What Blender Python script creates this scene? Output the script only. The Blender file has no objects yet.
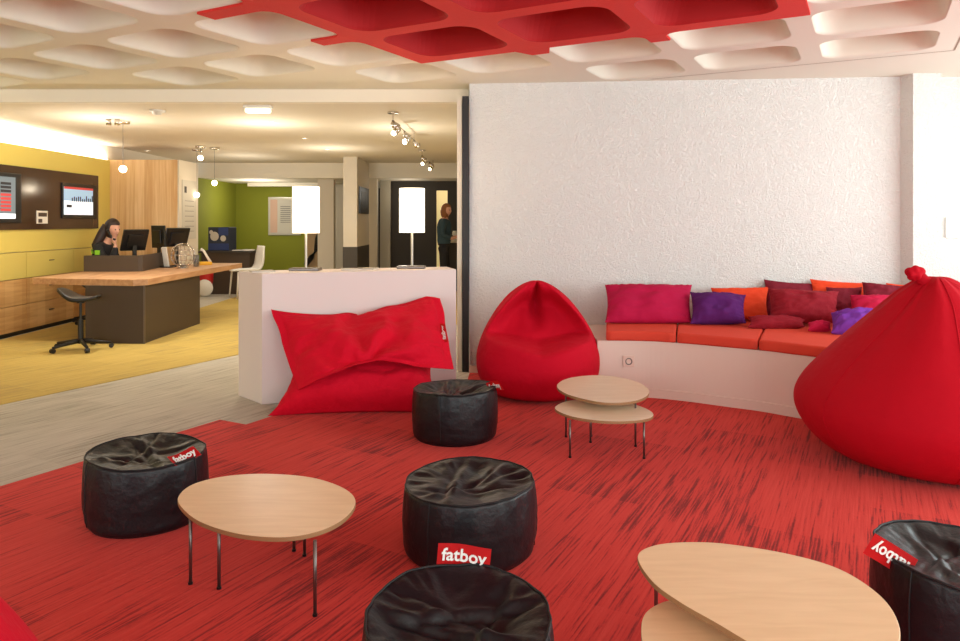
import bpy, bmesh, math, random
from mathutils import Vector, Matrix, noise
random.seed(7)
C = bpy.context.scene.collection
F, HC, CX, HY = 720.0, 1.4, 480.0, 222.0      # focal length in pixels, eye height, principal point

def lin(c):
    return tuple(((x/255)/12.92 if x/255 <= .04045 else ((x/255+.055)/1.055)**2.4) for x in c) + (1,)
def Q(px, py, d):            # a point of the room at depth d
    return Vector(((px-CX)*d/F, d, HC-(py-HY)*d/F))
def P(px, py, h):            # a point of the room at height h
    d = F*(HC-h)/(py-HY)
    return Vector(((px-CX)*d/F, d, h))

# ------------------------------------------------------------------ materials
def mat(name, col, rough=.6, metal=0, spec=.5, emit=None, es=0, bump=0, bscale=40, bdist=.01, sheen=0, var=0, vscale=3, col2=None, stretch=None, detail=4, trans=0, alpha=1):
    m = bpy.data.materials.new(name); m.use_nodes = True
    nt = m.node_tree; b = nt.nodes['Principled BSDF']
    b.inputs['Base Color'].default_value = lin(col)
    b.inputs['Roughness'].default_value = rough; b.inputs['Metallic'].default_value = metal
    b.inputs['Specular IOR Level'].default_value = spec
    if sheen: b.inputs['Sheen Weight'].default_value = sheen; b.inputs['Sheen Tint'].default_value = lin(col)
    if emit: b.inputs['Emission Color'].default_value = lin(emit); b.inputs['Emission Strength'].default_value = es
    if trans: b.inputs['Transmission Weight'].default_value = trans
    if bump or var or col2:
        tc = nt.nodes.new('ShaderNodeTexCoord'); mp = nt.nodes.new('ShaderNodeMapping')
        nt.links.new(tc.outputs['Object'], mp.inputs['Vector'])
        if stretch: mp.inputs['Scale'].default_value = stretch
    if bump:
        n = nt.nodes.new('ShaderNodeTexNoise'); n.inputs['Scale'].default_value = bscale; n.inputs['Detail'].default_value = detail
        bp = nt.nodes.new('ShaderNodeBump'); bp.inputs['Strength'].default_value = bump; bp.inputs['Distance'].default_value = bdist
        nt.links.new(mp.outputs[0], n.inputs['Vector']); nt.links.new(n.outputs[0], bp.inputs['Height']); nt.links.new(bp.outputs[0], b.inputs['Normal'])
    if var or col2:
        n2 = nt.nodes.new('ShaderNodeTexNoise'); n2.inputs['Scale'].default_value = vscale; n2.inputs['Detail'].default_value = 5
        r = nt.nodes.new('ShaderNodeValToRGB')
        c2 = col2 or tuple(x*(1-var) for x in col)
        r.color_ramp.elements[0].color = lin(c2); r.color_ramp.elements[0].position = .35
        r.color_ramp.elements[1].color = lin(col); r.color_ramp.elements[1].position = .65
        nt.links.new(mp.outputs[0], n2.inputs['Vector']); nt.links.new(n2.outputs[0], r.inputs[0]); nt.links.new(r.outputs[0], b.inputs['Base Color'])
    return m

TH = math.atan2(390, 720)
U = Vector((math.sin(TH), math.cos(TH), 0)); V = Vector((math.cos(TH), -math.sin(TH), 0))

def carpet_mat(name, base, dark, light, tiles=True, streak=.55, tamt=.3):
    m = bpy.data.materials.new(name); m.use_nodes = True
    nt = m.node_tree; N = nt.nodes; L = nt.links; b = N['Principled BSDF']
    b.inputs['Roughness'].default_value = .95; b.inputs['Specular IOR Level'].default_value = .15; b.inputs['Sheen Weight'].default_value = .06; b.inputs['Sheen Roughness'].default_value = .6
    g = N.new('ShaderNodeNewGeometry'); rot = N.new('ShaderNodeMapping'); rot.inputs['Rotation'].default_value = (0, 0, TH)
    L.new(g.outputs['Position'], rot.inputs['Vector'])       # x across the pile lines, y along them
    def nz(sc, scale, detail):
        mp = N.new('ShaderNodeMapping'); mp.inputs['Scale'].default_value = sc; L.new(rot.outputs[0], mp.inputs['Vector'])
        n = N.new('ShaderNodeTexNoise'); n.inputs['Scale'].default_value = scale; n.inputs['Detail'].default_value = detail
        L.new(mp.outputs[0], n.inputs['Vector']); return n
    n1 = nz((95, 3.2, 1), 1.0, 3); n2 = nz((30, 1.6, 1), 1.0, 2); n3 = nz((.9, .9, 1), 1.0, 2); n4 = nz((160, 40, 1), 1.0, 2)
    # tile tone
    sn = N.new('ShaderNodeVectorMath'); sn.operation = 'SNAP'; sn.inputs[1].default_value = (.5, .5, 10); L.new(rot.outputs[0], sn.inputs[0])
    wn = N.new('ShaderNodeTexWhiteNoise'); L.new(sn.outputs[0], wn.inputs['Vector'])
    def mth(op, a, bb):
        q = N.new('ShaderNodeMath'); q.operation = op
        for i, x in enumerate((a, bb)):
            if isinstance(x, (int, float)): q.inputs[i].default_value = x
            else: L.new(x, q.inputs[i])
        return q.outputs[0]
    s = mth('ADD', mth('MULTIPLY', n1.outputs[0], .62), mth('MULTIPLY', n2.outputs[0], .38))
    r = N.new('ShaderNodeValToRGB'); e = r.color_ramp.elements
    e[0].position = .36; e[0].color = lin(dark); e[1].position = .66; e[1].color = lin(light)
    k = r.color_ramp.elements.new(.47); k.color = lin(base)
    sh = mth('ADD', s, mth('MULTIPLY', mth('SUBTRACT', wn.outputs['Value'], .5), .10*tamt/.3))
    sh = mth('ADD', sh, mth('MULTIPLY', mth('SUBTRACT', n3.outputs[0], .5), .22))
    sh = mth('ADD', sh, mth('MULTIPLY', mth('SUBTRACT', n4.outputs[0], .5), .12))
    L.new(sh, r.inputs[0]); L.new(r.outputs[0], b.inputs['Base Color'])
    bp = N.new('ShaderNodeBump'); bp.inputs['Strength'].default_value = streak; bp.inputs['Distance'].default_value = .006
    L.new(sh, bp.inputs['Height']); L.new(bp.outputs[0], b.inputs['Normal'])
    return m

def stipple_mat(name, col, strength=.6):
    m = mat(name, col, .85, spec=.2); nt = m.node_tree; N = nt.nodes; L = nt.links; b = N['Principled BSDF']
    g = N.new('ShaderNodeNewGeometry')
    w = N.new('ShaderNodeTexNoise'); w.inputs['Scale'].default_value = 22; w.inputs['Detail'].default_value = 3; w.inputs['Distortion'].default_value = .6
    w2 = N.new('ShaderNodeTexNoise'); w2.inputs['Scale'].default_value = 52; w2.inputs['Detail'].default_value = 3; w2.inputs['Distortion'].default_value = 1.2
    L.new(g.outputs['Position'], w.inputs['Vector']); L.new(g.outputs['Position'], w2.inputs['Vector'])
    r = N.new('ShaderNodeValToRGB'); r.color_ramp.elements[0].position = .42; r.color_ramp.elements[1].position = .6
    L.new(w2.outputs[0], r.inputs[0])
    a = N.new('ShaderNodeMath'); a.operation = 'ADD'; L.new(r.outputs[0], a.inputs[0]); L.new(w.outputs[0], a.inputs[1])
    bp = N.new('ShaderNodeBump'); bp.inputs['Strength'].default_value = strength; bp.inputs['Distance'].default_value = .012
    L.new(a.outputs[0], bp.inputs['Height']); L.new(bp.outputs[0], b.inputs['Normal'])
    return m

def wood_mat(name, c1, c2, sc=(1, 18, 18), board=0, axis=0, rough=.45):
    m = mat(name, c1, rough); nt = m.node_tree; N = nt.nodes; L = nt.links; b = N['Principled BSDF']
    g = N.new('ShaderNodeTexCoord'); mp = N.new('ShaderNodeMapping'); mp.inputs['Scale'].default_value = sc
    L.new(g.outputs['Object'], mp.inputs[0])
    n = N.new('ShaderNodeTexNoise'); n.inputs['Scale'].default_value = 2.2; n.inputs['Detail'].default_value = 5; n.inputs['Distortion'].default_value = .5
    L.new(mp.outputs[0], n.inputs['Vector'])
    r = N.new('ShaderNodeValToRGB'); e = r.color_ramp.elements
    e[0].position = .3; e[0].color = lin(c2); e[1].position = .7; e[1].color = lin(c1)
    src = n.outputs[0]
    if board:
        sx = N.new('ShaderNodeSeparateXYZ'); L.new(g.outputs['Object'], sx.inputs[0])
        d = N.new('ShaderNodeMath'); d.operation = 'DIVIDE'; L.new(sx.outputs[axis], d.inputs[0]); d.inputs[1].default_value = board
        fl = N.new('ShaderNodeMath'); fl.operation = 'FLOOR'; L.new(d.outputs[0], fl.inputs[0])
        wn = N.new('ShaderNodeTexWhiteNoise'); wn.noise_dimensions = '1D'; L.new(fl.outputs[0], wn.inputs['W'])
        mu = N.new('ShaderNodeMath'); mu.operation = 'MULTIPLY_ADD'; L.new(wn.outputs['Value'], mu.inputs[0]); mu.inputs[1].default_value = .35; L.new(n.outputs[0], mu.inputs[2])
        su = N.new('ShaderNodeMath'); su.operation = 'SUBTRACT'; L.new(mu.outputs[0], su.inputs[0]); su.inputs[1].default_value = .17
        src = su.outputs[0]
    L.new(src, r.inputs[0]); L.new(r.outputs[0], b.inputs['Base Color'])
    return m

M = {}
M['waffle'] = mat('waffle white', (224, 220, 205), .9, bump=.25, bscale=60, bdist=.004)
M['wafred'] = mat('waffle red', (212, 44, 36), .85, bump=.5, bscale=70, bdist=.005)
M['ceil'] = mat('ceiling paint', (224, 214, 196), .85)
M['fascia'] = mat('fascia paint', (232, 224, 208), .85)
M['wall'] = mat('wall paint', (214, 204, 188), .85)
M['stipple'] = stipple_mat('stippled plaster', (228, 228, 224), .6)
M['redcarpet'] = carpet_mat('red carpet', (206, 52, 44), (132, 24, 22), (216, 66, 56), tamt=.28)
M['greycarpet'] = carpet_mat('grey carpet', (184, 178, 165), (156, 149, 136), (200, 194, 182), streak=.3, tamt=.2)
M['yelcarpet'] = carpet_mat('yellow carpet', (192, 164, 84), (168, 146, 86), (204, 178, 98), streak=.3, tamt=.25)
M['yellow'] = mat('yellow laminate', (222, 202, 104), .5)
M['yellow2'] = mat('yellow laminate lower', (216, 196, 104), .5)
M['oak'] = wood_mat('oak boards', (222, 178, 118), (196, 146, 88), (10, .6, 10), .16, 1)
M['oakwall'] = wood_mat('oak wall boards', (226, 190, 140), (204, 158, 104), (14, 14, .6), .14, 0)
M['oaktop'] = wood_mat('oak worktop', (206, 162, 122), (176, 128, 88), (10, 1.2, 10))
M['birch'] = wood_mat('birch ply', (232, 202, 160), (222, 190, 146), (2, 14, 2), rough=.35)
M['birch2'] = wood_mat('pale birch ply', (232, 216, 188), (222, 204, 174), (2, 14, 2), rough=.35)
M['plyedge'] = mat('ply edge', (150, 112, 74), .6)
M['brown'] = mat('dark brown laminate', (72, 58, 46), .5)
M['brownp'] = mat('brown glass panel', (70, 50, 34), .15)
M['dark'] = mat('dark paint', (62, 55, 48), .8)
M['black'] = mat('black plastic', (22, 21, 21), .4)
M['blackstrip'] = mat('black frame', (26, 22, 20), .5)
M['steel'] = mat('steel', (120, 112, 108), .35, metal=.9)
M['chrome'] = mat('chrome', (210, 205, 200), .2, metal=1)
M['green'] = mat('green paint', (128, 132, 28), .8)
M['counter'] = mat('counter white', (224, 212, 206), .6)
M['bench'] = mat('bench plaster', (226, 208, 194), .8)
M['nylon'] = mat('black nylon', (15, 16, 20), .42, spec=.42, bump=.45, bscale=16, bdist=.015, detail=6)
M['nylonseam'] = mat('black seam', (12, 12, 14), .6)
def fabric(n, c, b=.35, sh=.15):
    return mat(n, c, .85, spec=.2, sheen=sh, bump=b, bscale=9, bdist=.03, detail=5)
M['redbag'] = fabric('red fabric', (194, 2, 36), .5)
M['wafshade'] = mat('waffle red shaded', (168, 10, 16), .8)  # coffer insides coloured darker, their shade put into the paint
M['redbag2'] = fabric('crimson fabric', (176, 0, 26), .35)
M['redpil'] = fabric('scarlet cotton', (208, 6, 40), .8)
M['orangeseat'] = fabric('orange red seat', (212, 72, 54), .12)
M['magenta'] = fabric('magenta', (176, 18, 66), .4)
M['purple'] = fabric('purple', (84, 26, 96), .4)
M['lilac'] = fabric('violet', (112, 48, 150), .3)
M['orange'] = fabric('orange', (226, 70, 36), .3)
M['maroon'] = fabric('maroon', (138, 24, 38), .6)
M['wine'] = fabric('wine', (120, 28, 44), .6)
M['pink'] = fabric('pink magenta', (186, 24, 66), .3)
M['tag'] = mat('red tag', (214, 20, 24), .7)
M['white'] = mat('white', (235, 232, 226), .6)
M['whitep'] = mat('white plastic', (226, 222, 214), .4)
M['shade'] = mat('lamp shade', (255, 246, 228), .9, emit=(255, 236, 200), es=2.6)
M['bulb'] = mat('bulb', (255, 250, 240), .5, emit=(255, 238, 205), es=9)
M['spot'] = mat('downlight glow', (255, 250, 240), .5, emit=(255, 240, 214), es=6)
M['led'] = mat('led strip', (255, 255, 250), .5, emit=(255, 248, 232), es=3)
M['screen'] = mat('screen', (150, 180, 205), .3, emit=(150, 182, 208), es=.75)
M['screen2'] = mat('screen grey', (90, 100, 105), .3, emit=(128, 140, 146), es=.6)
M['snow'] = mat('screen white', (235, 240, 248), .4, emit=(228, 236, 245), es=.8)
M['scrdark'] = mat('screen dark', (40, 40, 48), .4)
M['scrred'] = mat('screen red', (190, 60, 60), .4, emit=(200, 60, 60), es=.5)
M['paper'] = mat('paper', (232, 226, 216), .8)
M['paperpink'] = mat('paper pink', (206, 170, 150), .8)
M['papergrey'] = mat('paper grey', (196, 190, 178), .8)
M['ink'] = mat('ink', (70, 66, 64), .8)
M['blue'] = mat('blue card', (42, 62, 118), .5)
M['bluedk'] = mat('dark blue card', (44, 50, 66), .5)
M['skin'] = mat('skin', (214, 158, 132), .6)
M['hair'] = mat('dark hair', (44, 26, 20), .55)
M['hair2'] = mat('auburn hair', (140, 84, 44), .6)
M['jacket'] = mat('black jacket', (26, 24, 26), .8)
M['teal'] = mat('teal jacket', (44, 66, 76), .8)
M['lime'] = mat('lime badge', (140, 200, 40), .7)
M['redtoy'] = mat('red plastic', (190, 24, 28), .4)
M['yeltoy'] = mat('yellow plastic', (236, 180, 40), .4)
M['tan'] = mat('tan poster', (160, 130, 92), .7)
M['silver'] = mat('silver frame', (190, 184, 170), .4, metal=.3)
M['outlet'] = mat('outlet', (226, 200, 184), .5)
M['warmroom'] = mat('glowing room wall', (236, 214, 160), .8, emit=(236, 206, 140), es=.55)  # wall surface glows by itself, standing in for light in the room

# ------------------------------------------------------------------ object helpers
def tag(o, label=None, cat=None, group=None, kind=None):
    if label: o['label'] = label
    if cat: o['category'] = cat
    if group: o['group'] = group
    if kind: o['kind'] = kind
    return o
def empty(name, loc=(0, 0, 0), rz=0, label=None, cat=None, group=None):
    o = bpy.data.objects.new(name, None); C.objects.link(o)
    o.location = loc; o.rotation_euler = (0, 0, rz); o.empty_display_size = .1
    return tag(o, label, cat, group)
def link(name, bm, m, parent=None, smooth=False, inv=False, sub=0):
    me = bpy.data.meshes.new(name)
    bmesh.ops.recalc_face_normals(bm, faces=bm.faces)
    if inv: bmesh.ops.reverse_faces(bm, faces=bm.faces)
    bm.to_mesh(me); bm.free()
    for k in (m if isinstance(m, (list, tuple)) else [m]): me.materials.append(k)
    if smooth:
        for p in me.polygons: p.use_smooth = True
    o = bpy.data.objects.new(name, me); C.objects.link(o)
    if parent:
        o.parent = parent
    if sub:
        s = o.modifiers.new('s', 'SUBSURF'); s.levels = sub; s.render_levels = sub
    return o
def wparent(o, parent):      # mesh made in world space under an unrotated empty: shift it back
    o.parent = parent; o.location = -Vector(parent.location); return o
def bx(bm, x0, x1, y0, y1, z0, z1, mi=0, bev=0):
    r = bmesh.ops.create_cube(bm, size=1, matrix=Matrix.Translation(((x0+x1)/2, (y0+y1)/2, (z0+z1)/2)) @ Matrix.Diagonal((abs(x1-x0), abs(y1-y0), abs(z1-z0), 1)))
    fs = set(f for v in r['verts'] for f in v.link_faces)
    for f in fs: f.material_index = mi
    if bev:
        es = set(e for v in r['verts'] for e in v.link_edges)
        bmesh.ops.bevel(bm, geom=list(es), offset=bev, segments=2, affect='EDGES', profile=.5)
def box(name, x0, x1, y0, y1, z0, z1, m, parent=None, bev=0):
    bm = bmesh.new(); bx(bm, x0, x1, y0, y1, z0, z1, 0, bev); return link(name, bm, m, parent)
def prism(name, pts, z0, z1, m, parent=None, bev=0, smooth=False, seg=2, edge_mi=None):
    bm = bmesh.new()
    vs = [bm.verts.new((p[0], p[1], z0)) for p in pts]; f = bm.faces.new(vs)
    r = bmesh.ops.extrude_face_region(bm, geom=[f])
    bmesh.ops.translate(bm, verts=[v for v in r['geom'] if isinstance(v, bmesh.types.BMVert)], vec=(0, 0, z1-z0))
    if bev:
        es = [e for e in bm.edges if abs(e.verts[0].co.z-e.verts[1].co.z) < 1e-6]
        bmesh.ops.bevel(bm, geom=es, offset=bev, segments=seg, affect='EDGES', profile=.5)
    if edge_mi is not None:
        bm.normal_update()
        for f in bm.faces:
            if abs(f.normal.z) < .5: f.material_index = edge_mi
    o = link(name, bm, m, parent)
    return o
def tube(bm, pts, r, seg=8, cap=True, mi=0):
    pts = [Vector(p) for p in pts]; rings = []
    rr = r if isinstance(r, (list, tuple)) else [r]*len(pts)
    for i, p in enumerate(pts):
        d = (pts[min(i+1, len(pts)-1)] - pts[max(i-1, 0)]).normalized()
        a = d.cross(Vector((0, 0, 1)) if abs(d.z) < .9 else Vector((1, 0, 0))).normalized(); b = d.cross(a)
        rings.append([bm.verts.new(p + (a*math.cos(2*math.pi*k/seg) + b*math.sin(2*math.pi*k/seg))*rr[i]) for k in range(seg)])
    for i in range(len(rings)-1):
        for k in range(seg):
            f = bm.faces.new((rings[i][k], rings[i][(k+1) % seg], rings[i+1][(k+1) % seg], rings[i+1][k])); f.material_index = mi
    if cap:
        for rg in (rings[0], rings[-1]):
            f = bm.faces.new(rg); f.material_index = mi
def loop_tube(bm, pts, r, seg=6):
    pts = [Vector(p) for p in pts]; n = len(pts); rings = []
    for i, p in enumerate(pts):
        d = (pts[(i+1) % n] - pts[i-1]).normalized()
        a = d.cross(Vector((.13, .21, .97))).normalized(); b = d.cross(a)
        rings.append([bm.verts.new(p + (a*math.cos(2*math.pi*k/seg) + b*math.sin(2*math.pi*k/seg))*r) for k in range(seg)])
    for i in range(n):
        for k in range(seg):
            bm.faces.new((rings[i][k], rings[i][(k+1) % seg], rings[(i+1) % n][(k+1) % seg], rings[(i+1) % n][k]))
def lathe(bm, prof, seg=32, c=(0, 0, 0), mi=0):
    rings = []
    for r, z in prof:
        if r < 1e-5: rings.append([bm.verts.new((c[0], c[1], c[2]+z))])
        else: rings.append([bm.verts.new((c[0]+r*math.cos(2*math.pi*k/seg), c[1]+r*math.sin(2*math.pi*k/seg), c[2]+z)) for k in range(seg)])
    for a, b in zip(rings, rings[1:]):
        for k in range(seg):
            k2 = (k+1) % seg
            if len(a) == 1 and len(b) == 1: continue
            if len(a) == 1: f = bm.faces.new((a[0], b[k2], b[k]))
            elif len(b) == 1: f = bm.faces.new((a[k], a[k2], b[0]))
            else: f = bm.faces.new((a[k], a[k2], b[k2], b[k]))
            f.material_index = mi
def smooth_loop(pts, n=10):
    out = []; k = len(pts)
    for i in range(k):
        p0, p1, p2, p3 = (Vector(pts[(i+j-1) % k]) for j in range(4))
        for s in range(n):
            t = s/n
            out.append(.5*((2*p1) + (p2-p0)*t + (2*p0-5*p1+4*p2-p3)*t*t + (3*p1-p0-3*p2+p3)*t**3))
    return out
def smooth_open(pts, n=8):
    pts = [Vector(p) for p in pts]; pp = [2*pts[0]-pts[1]] + pts + [2*pts[-1]-pts[-2]]; out = []
    for i in range(1, len(pp)-2):
        p0, p1, p2, p3 = pp[i-1:i+3]
        for s in range(n):
            t = s/n
            out.append(.5*((2*p1) + (p2-p0)*t + (2*p0-5*p1+4*p2-p3)*t*t + (3*p1-p0-3*p2+p3)*t**3))
    out.append(pts[-1]); return out
def ss(a, b, x):
    t = max(0, min(1, (x-a)/(b-a))); return t*t*(3-2*t)
def nz(p, s=1, seed=0):
    return noise.noise(Vector(p)*s + Vector((seed*7.3, seed*3.1, seed*5.7)))
def struct(o): o['kind'] = 'structure'; return o
def sbox(name, *a, **k): return struct(box(name, *a, **k))
def text_mesh(s, size, m, parent, mtx, depth=.0012, bold=.004, name='lettering'):
    cu = bpy.data.curves.new('t', 'FONT'); cu.body = s; cu.size = size; cu.extrude = depth; cu.offset = bold; cu.align_x = 'CENTER'; cu.align_y = 'CENTER'; cu.resolution_u = 3
    t = bpy.data.objects.new('t', cu); C.objects.link(t)
    bpy.context.view_layer.update()
    me = bpy.data.meshes.new_from_object(t.evaluated_get(bpy.context.evaluated_depsgraph_get()))
    bpy.data.objects.remove(t); me.materials.clear(); me.materials.append(m)
    me.transform(mtx)
    o = bpy.data.objects.new(name, me); C.objects.link(o); o.parent = parent
    return o

# ------------------------------------------------------------------ the shell
sbox('floor', -6.2, 6.2, -3.2, 19, -.1, 0, M['greycarpet'])
A = Vector(P(0, 487.5, 0)); u0 = A.dot(U); v0 = A.dot(V)
def uv(u, v): p = U*u + V*v; return (p.x, p.y)
J1 = P(220, 421, 0); J2 = P(247, 425, 0); uj = (J1.dot(U)+J2.dot(U))/2; vj = J2.dot(V)
cA = Vector((-1.67, 5.517)); cB = Vector((-.17, 6.03))
red_pts = [uv(-3.5, v0), uv(uj, v0), uv(uj, vj), uv(5.45, vj), (-.9, 6.05), (-.12, 6.2), (-.09, 6.75), (3.7, 6.42), (3.75, 6.25), (4.9, 6.25), (4.9, -2.4), (-1.5, -2.4)]
p0 = Vector(uv(0, v0)); 
red_pts[0] = uv(-1.2, v0)
red_pts[-1] = (red_pts[0][0], -2.4)
o = prism('carpet', red_pts, 0.0, .006, M['redcarpet']); tag(o, 'red carpet of streaked tiles covering the lounge floor in the foreground', 'carpet')
B = P(0, 405, 0); vy = B.dot(V)
yp = [(-5.68, B.y - (B.x+5.68)*U.y/U.x), uv(B.dot(U), vy), uv(8, vy), (-.3, uv(8, vy)[1]), (-.3, 14.5), (-4.55, 14.5), (-4.55, 11.9), (-4.55, 11.05), (-5.68, 11.05)]
o = prism('carpet', yp, 0.0, .005, M['yelcarpet']); tag(o, 'yellow ochre carpet around the dark reception desk', 'carpet')

# ceilings
RU = [6.46, 5.65, 4.83, 4.0, 3.15, 2.33, 1.5, .68, -.14]
RV = [-.405 + .905*k for k in range(1, -11, -1)]     # .5, -.405, -1.31 ...
RW = .075
def rrect(u0, u1, v0, v1, r, k=6):
    pts = []
    for cu, cv, a0 in ((u1, v1, 0), (u0, v1, 90), (u0, v0, 180), (u1, v0, 270)):
        su = 1 if cu == u1 else -1; sv = 1 if cv == v1 else -1
        for i in range(k+1):
            a = math.radians(a0 + 90*i/k)
            pts.append((cu - su*r + r*math.cos(a), cv - sv*r + r*math.sin(a)))
    return pts
def coffer(bm, u0, u1, v0, v1, z, depth=.34):
    rings = [(rrect(u0, u1, v0, v1, 0), z)]
    for ins, dz, r in ((RW, 0, .15), (RW+.012, .02, .15), (RW+.035, .10, .155), (RW+.07, .19, .16), (RW+.12, .26, .15), (RW+.19, .31, .11), (RW+.24, .325, .08)):
        rings.append((rrect(u0+ins, u1-ins, v0+ins, v1-ins, r), z+dz*depth/.34))
    vr = []
    for pts, zz in rings:
        vr.append([bm.verts.new(uv(*p) + (zz,)) for p in pts])
    n = len(vr[0])
    for k, (a, b) in enumerate(zip(vr, vr[1:])):
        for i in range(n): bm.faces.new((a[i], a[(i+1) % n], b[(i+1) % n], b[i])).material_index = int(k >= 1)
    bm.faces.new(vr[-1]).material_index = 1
def flat(bm, pts, z): bm.faces.new([bm.verts.new(tuple(p)[:2] + (z,)) for p in pts])
bw, br = bmesh.new(), bmesh.new()
for i in range(len(RU)-1):
    for j in range(len(RV)-1):
        u1, u_ = RU[i], RU[i+1]; v1, v_ = RV[j], RV[j+1]
        isred = 1.4 < u_ and u1 < 4.9 and v_ > -3.2 and v1 < -.3
        if (u1 > 4.9 and v1 < -4.0) or (u1 > 5.7 and v_ < -2.3) or (u1 > 4.1 and v1 < -5.8):
            flat(bw, [uv(u_, v_), uv(u1, v_), uv(u1, v1), uv(u_, v1)], 2.70); continue
        coffer(br if isred else bw, u_, u1, v_, v1, 2.685 if isred else 2.70)
bmesh.ops.remove_doubles(bw, verts=bw.verts, dist=.0005)
u1, u2, vl, vr_ = RU[0], RU[-1], RV[-1], RV[0]
flat(bw, [uv(u1, vr_), uv(u1, vl), uv(12, vl), uv(12, vr_)], 2.70)       # beyond the last row
flat(bw, [uv(-8, vr_), uv(12, vr_), uv(12, 8), uv(-8, 8)], 2.70)
flat(bw, [uv(-8, vl), uv(u2, vl), uv(u2, vr_), uv(-8, vr_)], 2.70)
flat(bw, [uv(-8, vl-6), uv(12, vl-6), uv(12, vl), uv(-8, vl)], 2.70)
def clip(bm, co, no):
    bmesh.ops.bisect_plane(bm, geom=bm.verts[:]+bm.edges[:]+bm.faces[:], plane_co=co, plane_no=no, clear_outer=True)
clip(bw, (0, 7.08, 0), (0, 1, 0)); clip(bw, (5.1, 0, 0), (1, 0, 0)); clip(bw, (-5.8, 0, 0), (-1, 0, 0)); clip(bw, (0, -2.6, 0), (0, -1, 0))
struct(link('ceiling', bw, [M['waffle'], M['waffle']], smooth=True))
RD = .08
ua, va, vb_ = 4.83, -3.12, -.405; ul, ub = RU[-3], RU[2]
flat(br, [uv(ua, va), uv(ua+RD, va), uv(ua+RD, vb_), uv(ua, vb_)], 2.685)
flat(br, [uv(ua, vb_), uv(ua+RD, vb_), uv(ua+RD, vb_+RD), uv(ua, vb_+RD)], 2.685)
flat(br, [uv(ua, va), uv(ua+RD, va), uv(ua+RD, va-RD), uv(ua, va-RD)], 2.685)
for k in range(2, len(RU)-2):
    flat(br, [uv(RU[k], vb_), uv(RU[k], vb_+RD), uv(RU[k+1], vb_+RD), uv(RU[k+1], vb_)], 2.685)
    flat(br, [uv(RU[k], va), uv(RU[k], va-RD), uv(RU[k+1], va-RD), uv(RU[k+1], va)], 2.685)
bmesh.ops.remove_doubles(br, verts=br.verts, dist=.0005)
edges = [e for e in br.edges if len(e.link_faces) == 1]
r = bmesh.ops.extrude_edge_only(br, edges=edges)
bmesh.ops.translate(br, verts=[g for g in r['geom'] if isinstance(g, bmesh.types.BMVert)], vec=(0, 0, .16))
def stub(c, d, ln):                        # flared rib end, c = root centre in uv, d = direction
    cu, cv = c; n = (-d[1], d[0]); pts = []
    for s in (1, -1):
        side = []
        for i in range(7):
            if ln < .2: side = [(.14, .0)]; break
            a = math.radians(90*i/6)
            side.append((.11*(1-math.sin(a)) + .07, .10*(1-math.cos(a))))
        side.append((.07, ln))
        side = [(cu + d[0]*l + n[0]*w*s, cv + d[1]*l + n[1]*w*s) for w, l in side]
        pts += side if s == 1 else side[::-1]
    f = br.faces.new([br.verts.new(uv(*p) + (2.684,)) for p in pts])
    r = bmesh.ops.extrude_face_region(br, geom=[f])
    bmesh.ops.translate(br, verts=[v for v in r['geom'] if isinstance(v, bmesh.types.BMVert)], vec=(0, 0, .16))
for v, l in ((-2.215, .22), (-1.31, .27)): stub((4.83+RD-.002, v), (1, 0), l-.06)
for u, l in ((4.0, .36), (3.15, .52), (2.33, .5)): stub((u, -3.12-RD+.002), (0, -1), l-.06)
o = link('ceiling', br, [M['wafred'], M['wafshade']]); struct(o)
for p in o.data.polygons: p.use_smooth = False
for ob in bpy.data.objects:
    if ob.name == 'ceiling':
        for p in ob.data.polygons:
            if abs(p.normal.z) > .999: p.use_smooth = False
# thin shadow groove round the waffle field
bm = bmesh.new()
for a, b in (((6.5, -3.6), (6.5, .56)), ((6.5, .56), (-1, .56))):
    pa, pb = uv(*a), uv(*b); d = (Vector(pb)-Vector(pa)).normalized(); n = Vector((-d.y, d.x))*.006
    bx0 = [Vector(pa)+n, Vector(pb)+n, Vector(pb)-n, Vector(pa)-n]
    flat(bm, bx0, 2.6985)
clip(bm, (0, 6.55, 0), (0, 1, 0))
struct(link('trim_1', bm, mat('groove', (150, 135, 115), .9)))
sbox('ceiling', -6.2, 6.2, -3.2, 19, 3.15, 3.25, M['ceil'])  # unseen slab above the waffle, added to keep sky light out
sbox('ceiling', -5.8, -.05, 7.18, 14.5, 2.58, 2.64, M['ceil'])
sbox('trim_2', -5.8, -.11, 7.06, 7.18, 2.575, 3.14, M['fascia'])
sbox('trim_3', -5.8, -.25, 14.4, 14.6, 2.28, 2.66, M['fascia'])
sbox('ceiling', -6.2, -.05, 14.6, 18.9, 2.28, 2.34, M['ceil'])
sbox('trim_4', -5.2, -3.4, 16.1, 16.3, 2.2, 2.28, M['fascia'])

# textured back wall and its pier
W0, W1 = Vector((-.1, 6.77)), Vector((3.757, 6.44))
def zw(x): return 6.77 - .0856*(x+.1)
bm = bmesh.new()
struct(prism('wall_back', [(W0.x, W0.y), (W1.x, W1.y), (5.2, 6.45), (5.2, 6.7), (3.8, 6.72), (W0.x, 6.95)], 0, 3.14, M['stipple']))
struct(prism('wall_pier', [(3.757, 6.45), (3.79, 6.30), (4.03, 6.29), (4.03, 6.47), (3.757, 6.47)], 0, 3.14, M['stipple']))
bm = bmesh.new(); bx(bm, 4.16, 4.6, 6.42, 6.446, 1.26, 1.44)
o = link('notice_board', bm, M['white']); tag(o, 'small white notice panel on the textured wall at the far right', 'panel')
sbox('wall_passage', -.1, .02, 6.96, 16.2, 0, 2.7, M['wall'])
sbox('trim_5', -.165, -.105, 6.72, 6.95, 0, 2.575, M['blackstrip'])
sbox('trim_6', -.215, -.17, 6.76, 6.95, 0, 2.575, M['fascia'])
sbox('baseboard_back', -.1, .95, 6.655, 6.675, 0, .07, M['bench'])
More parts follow.
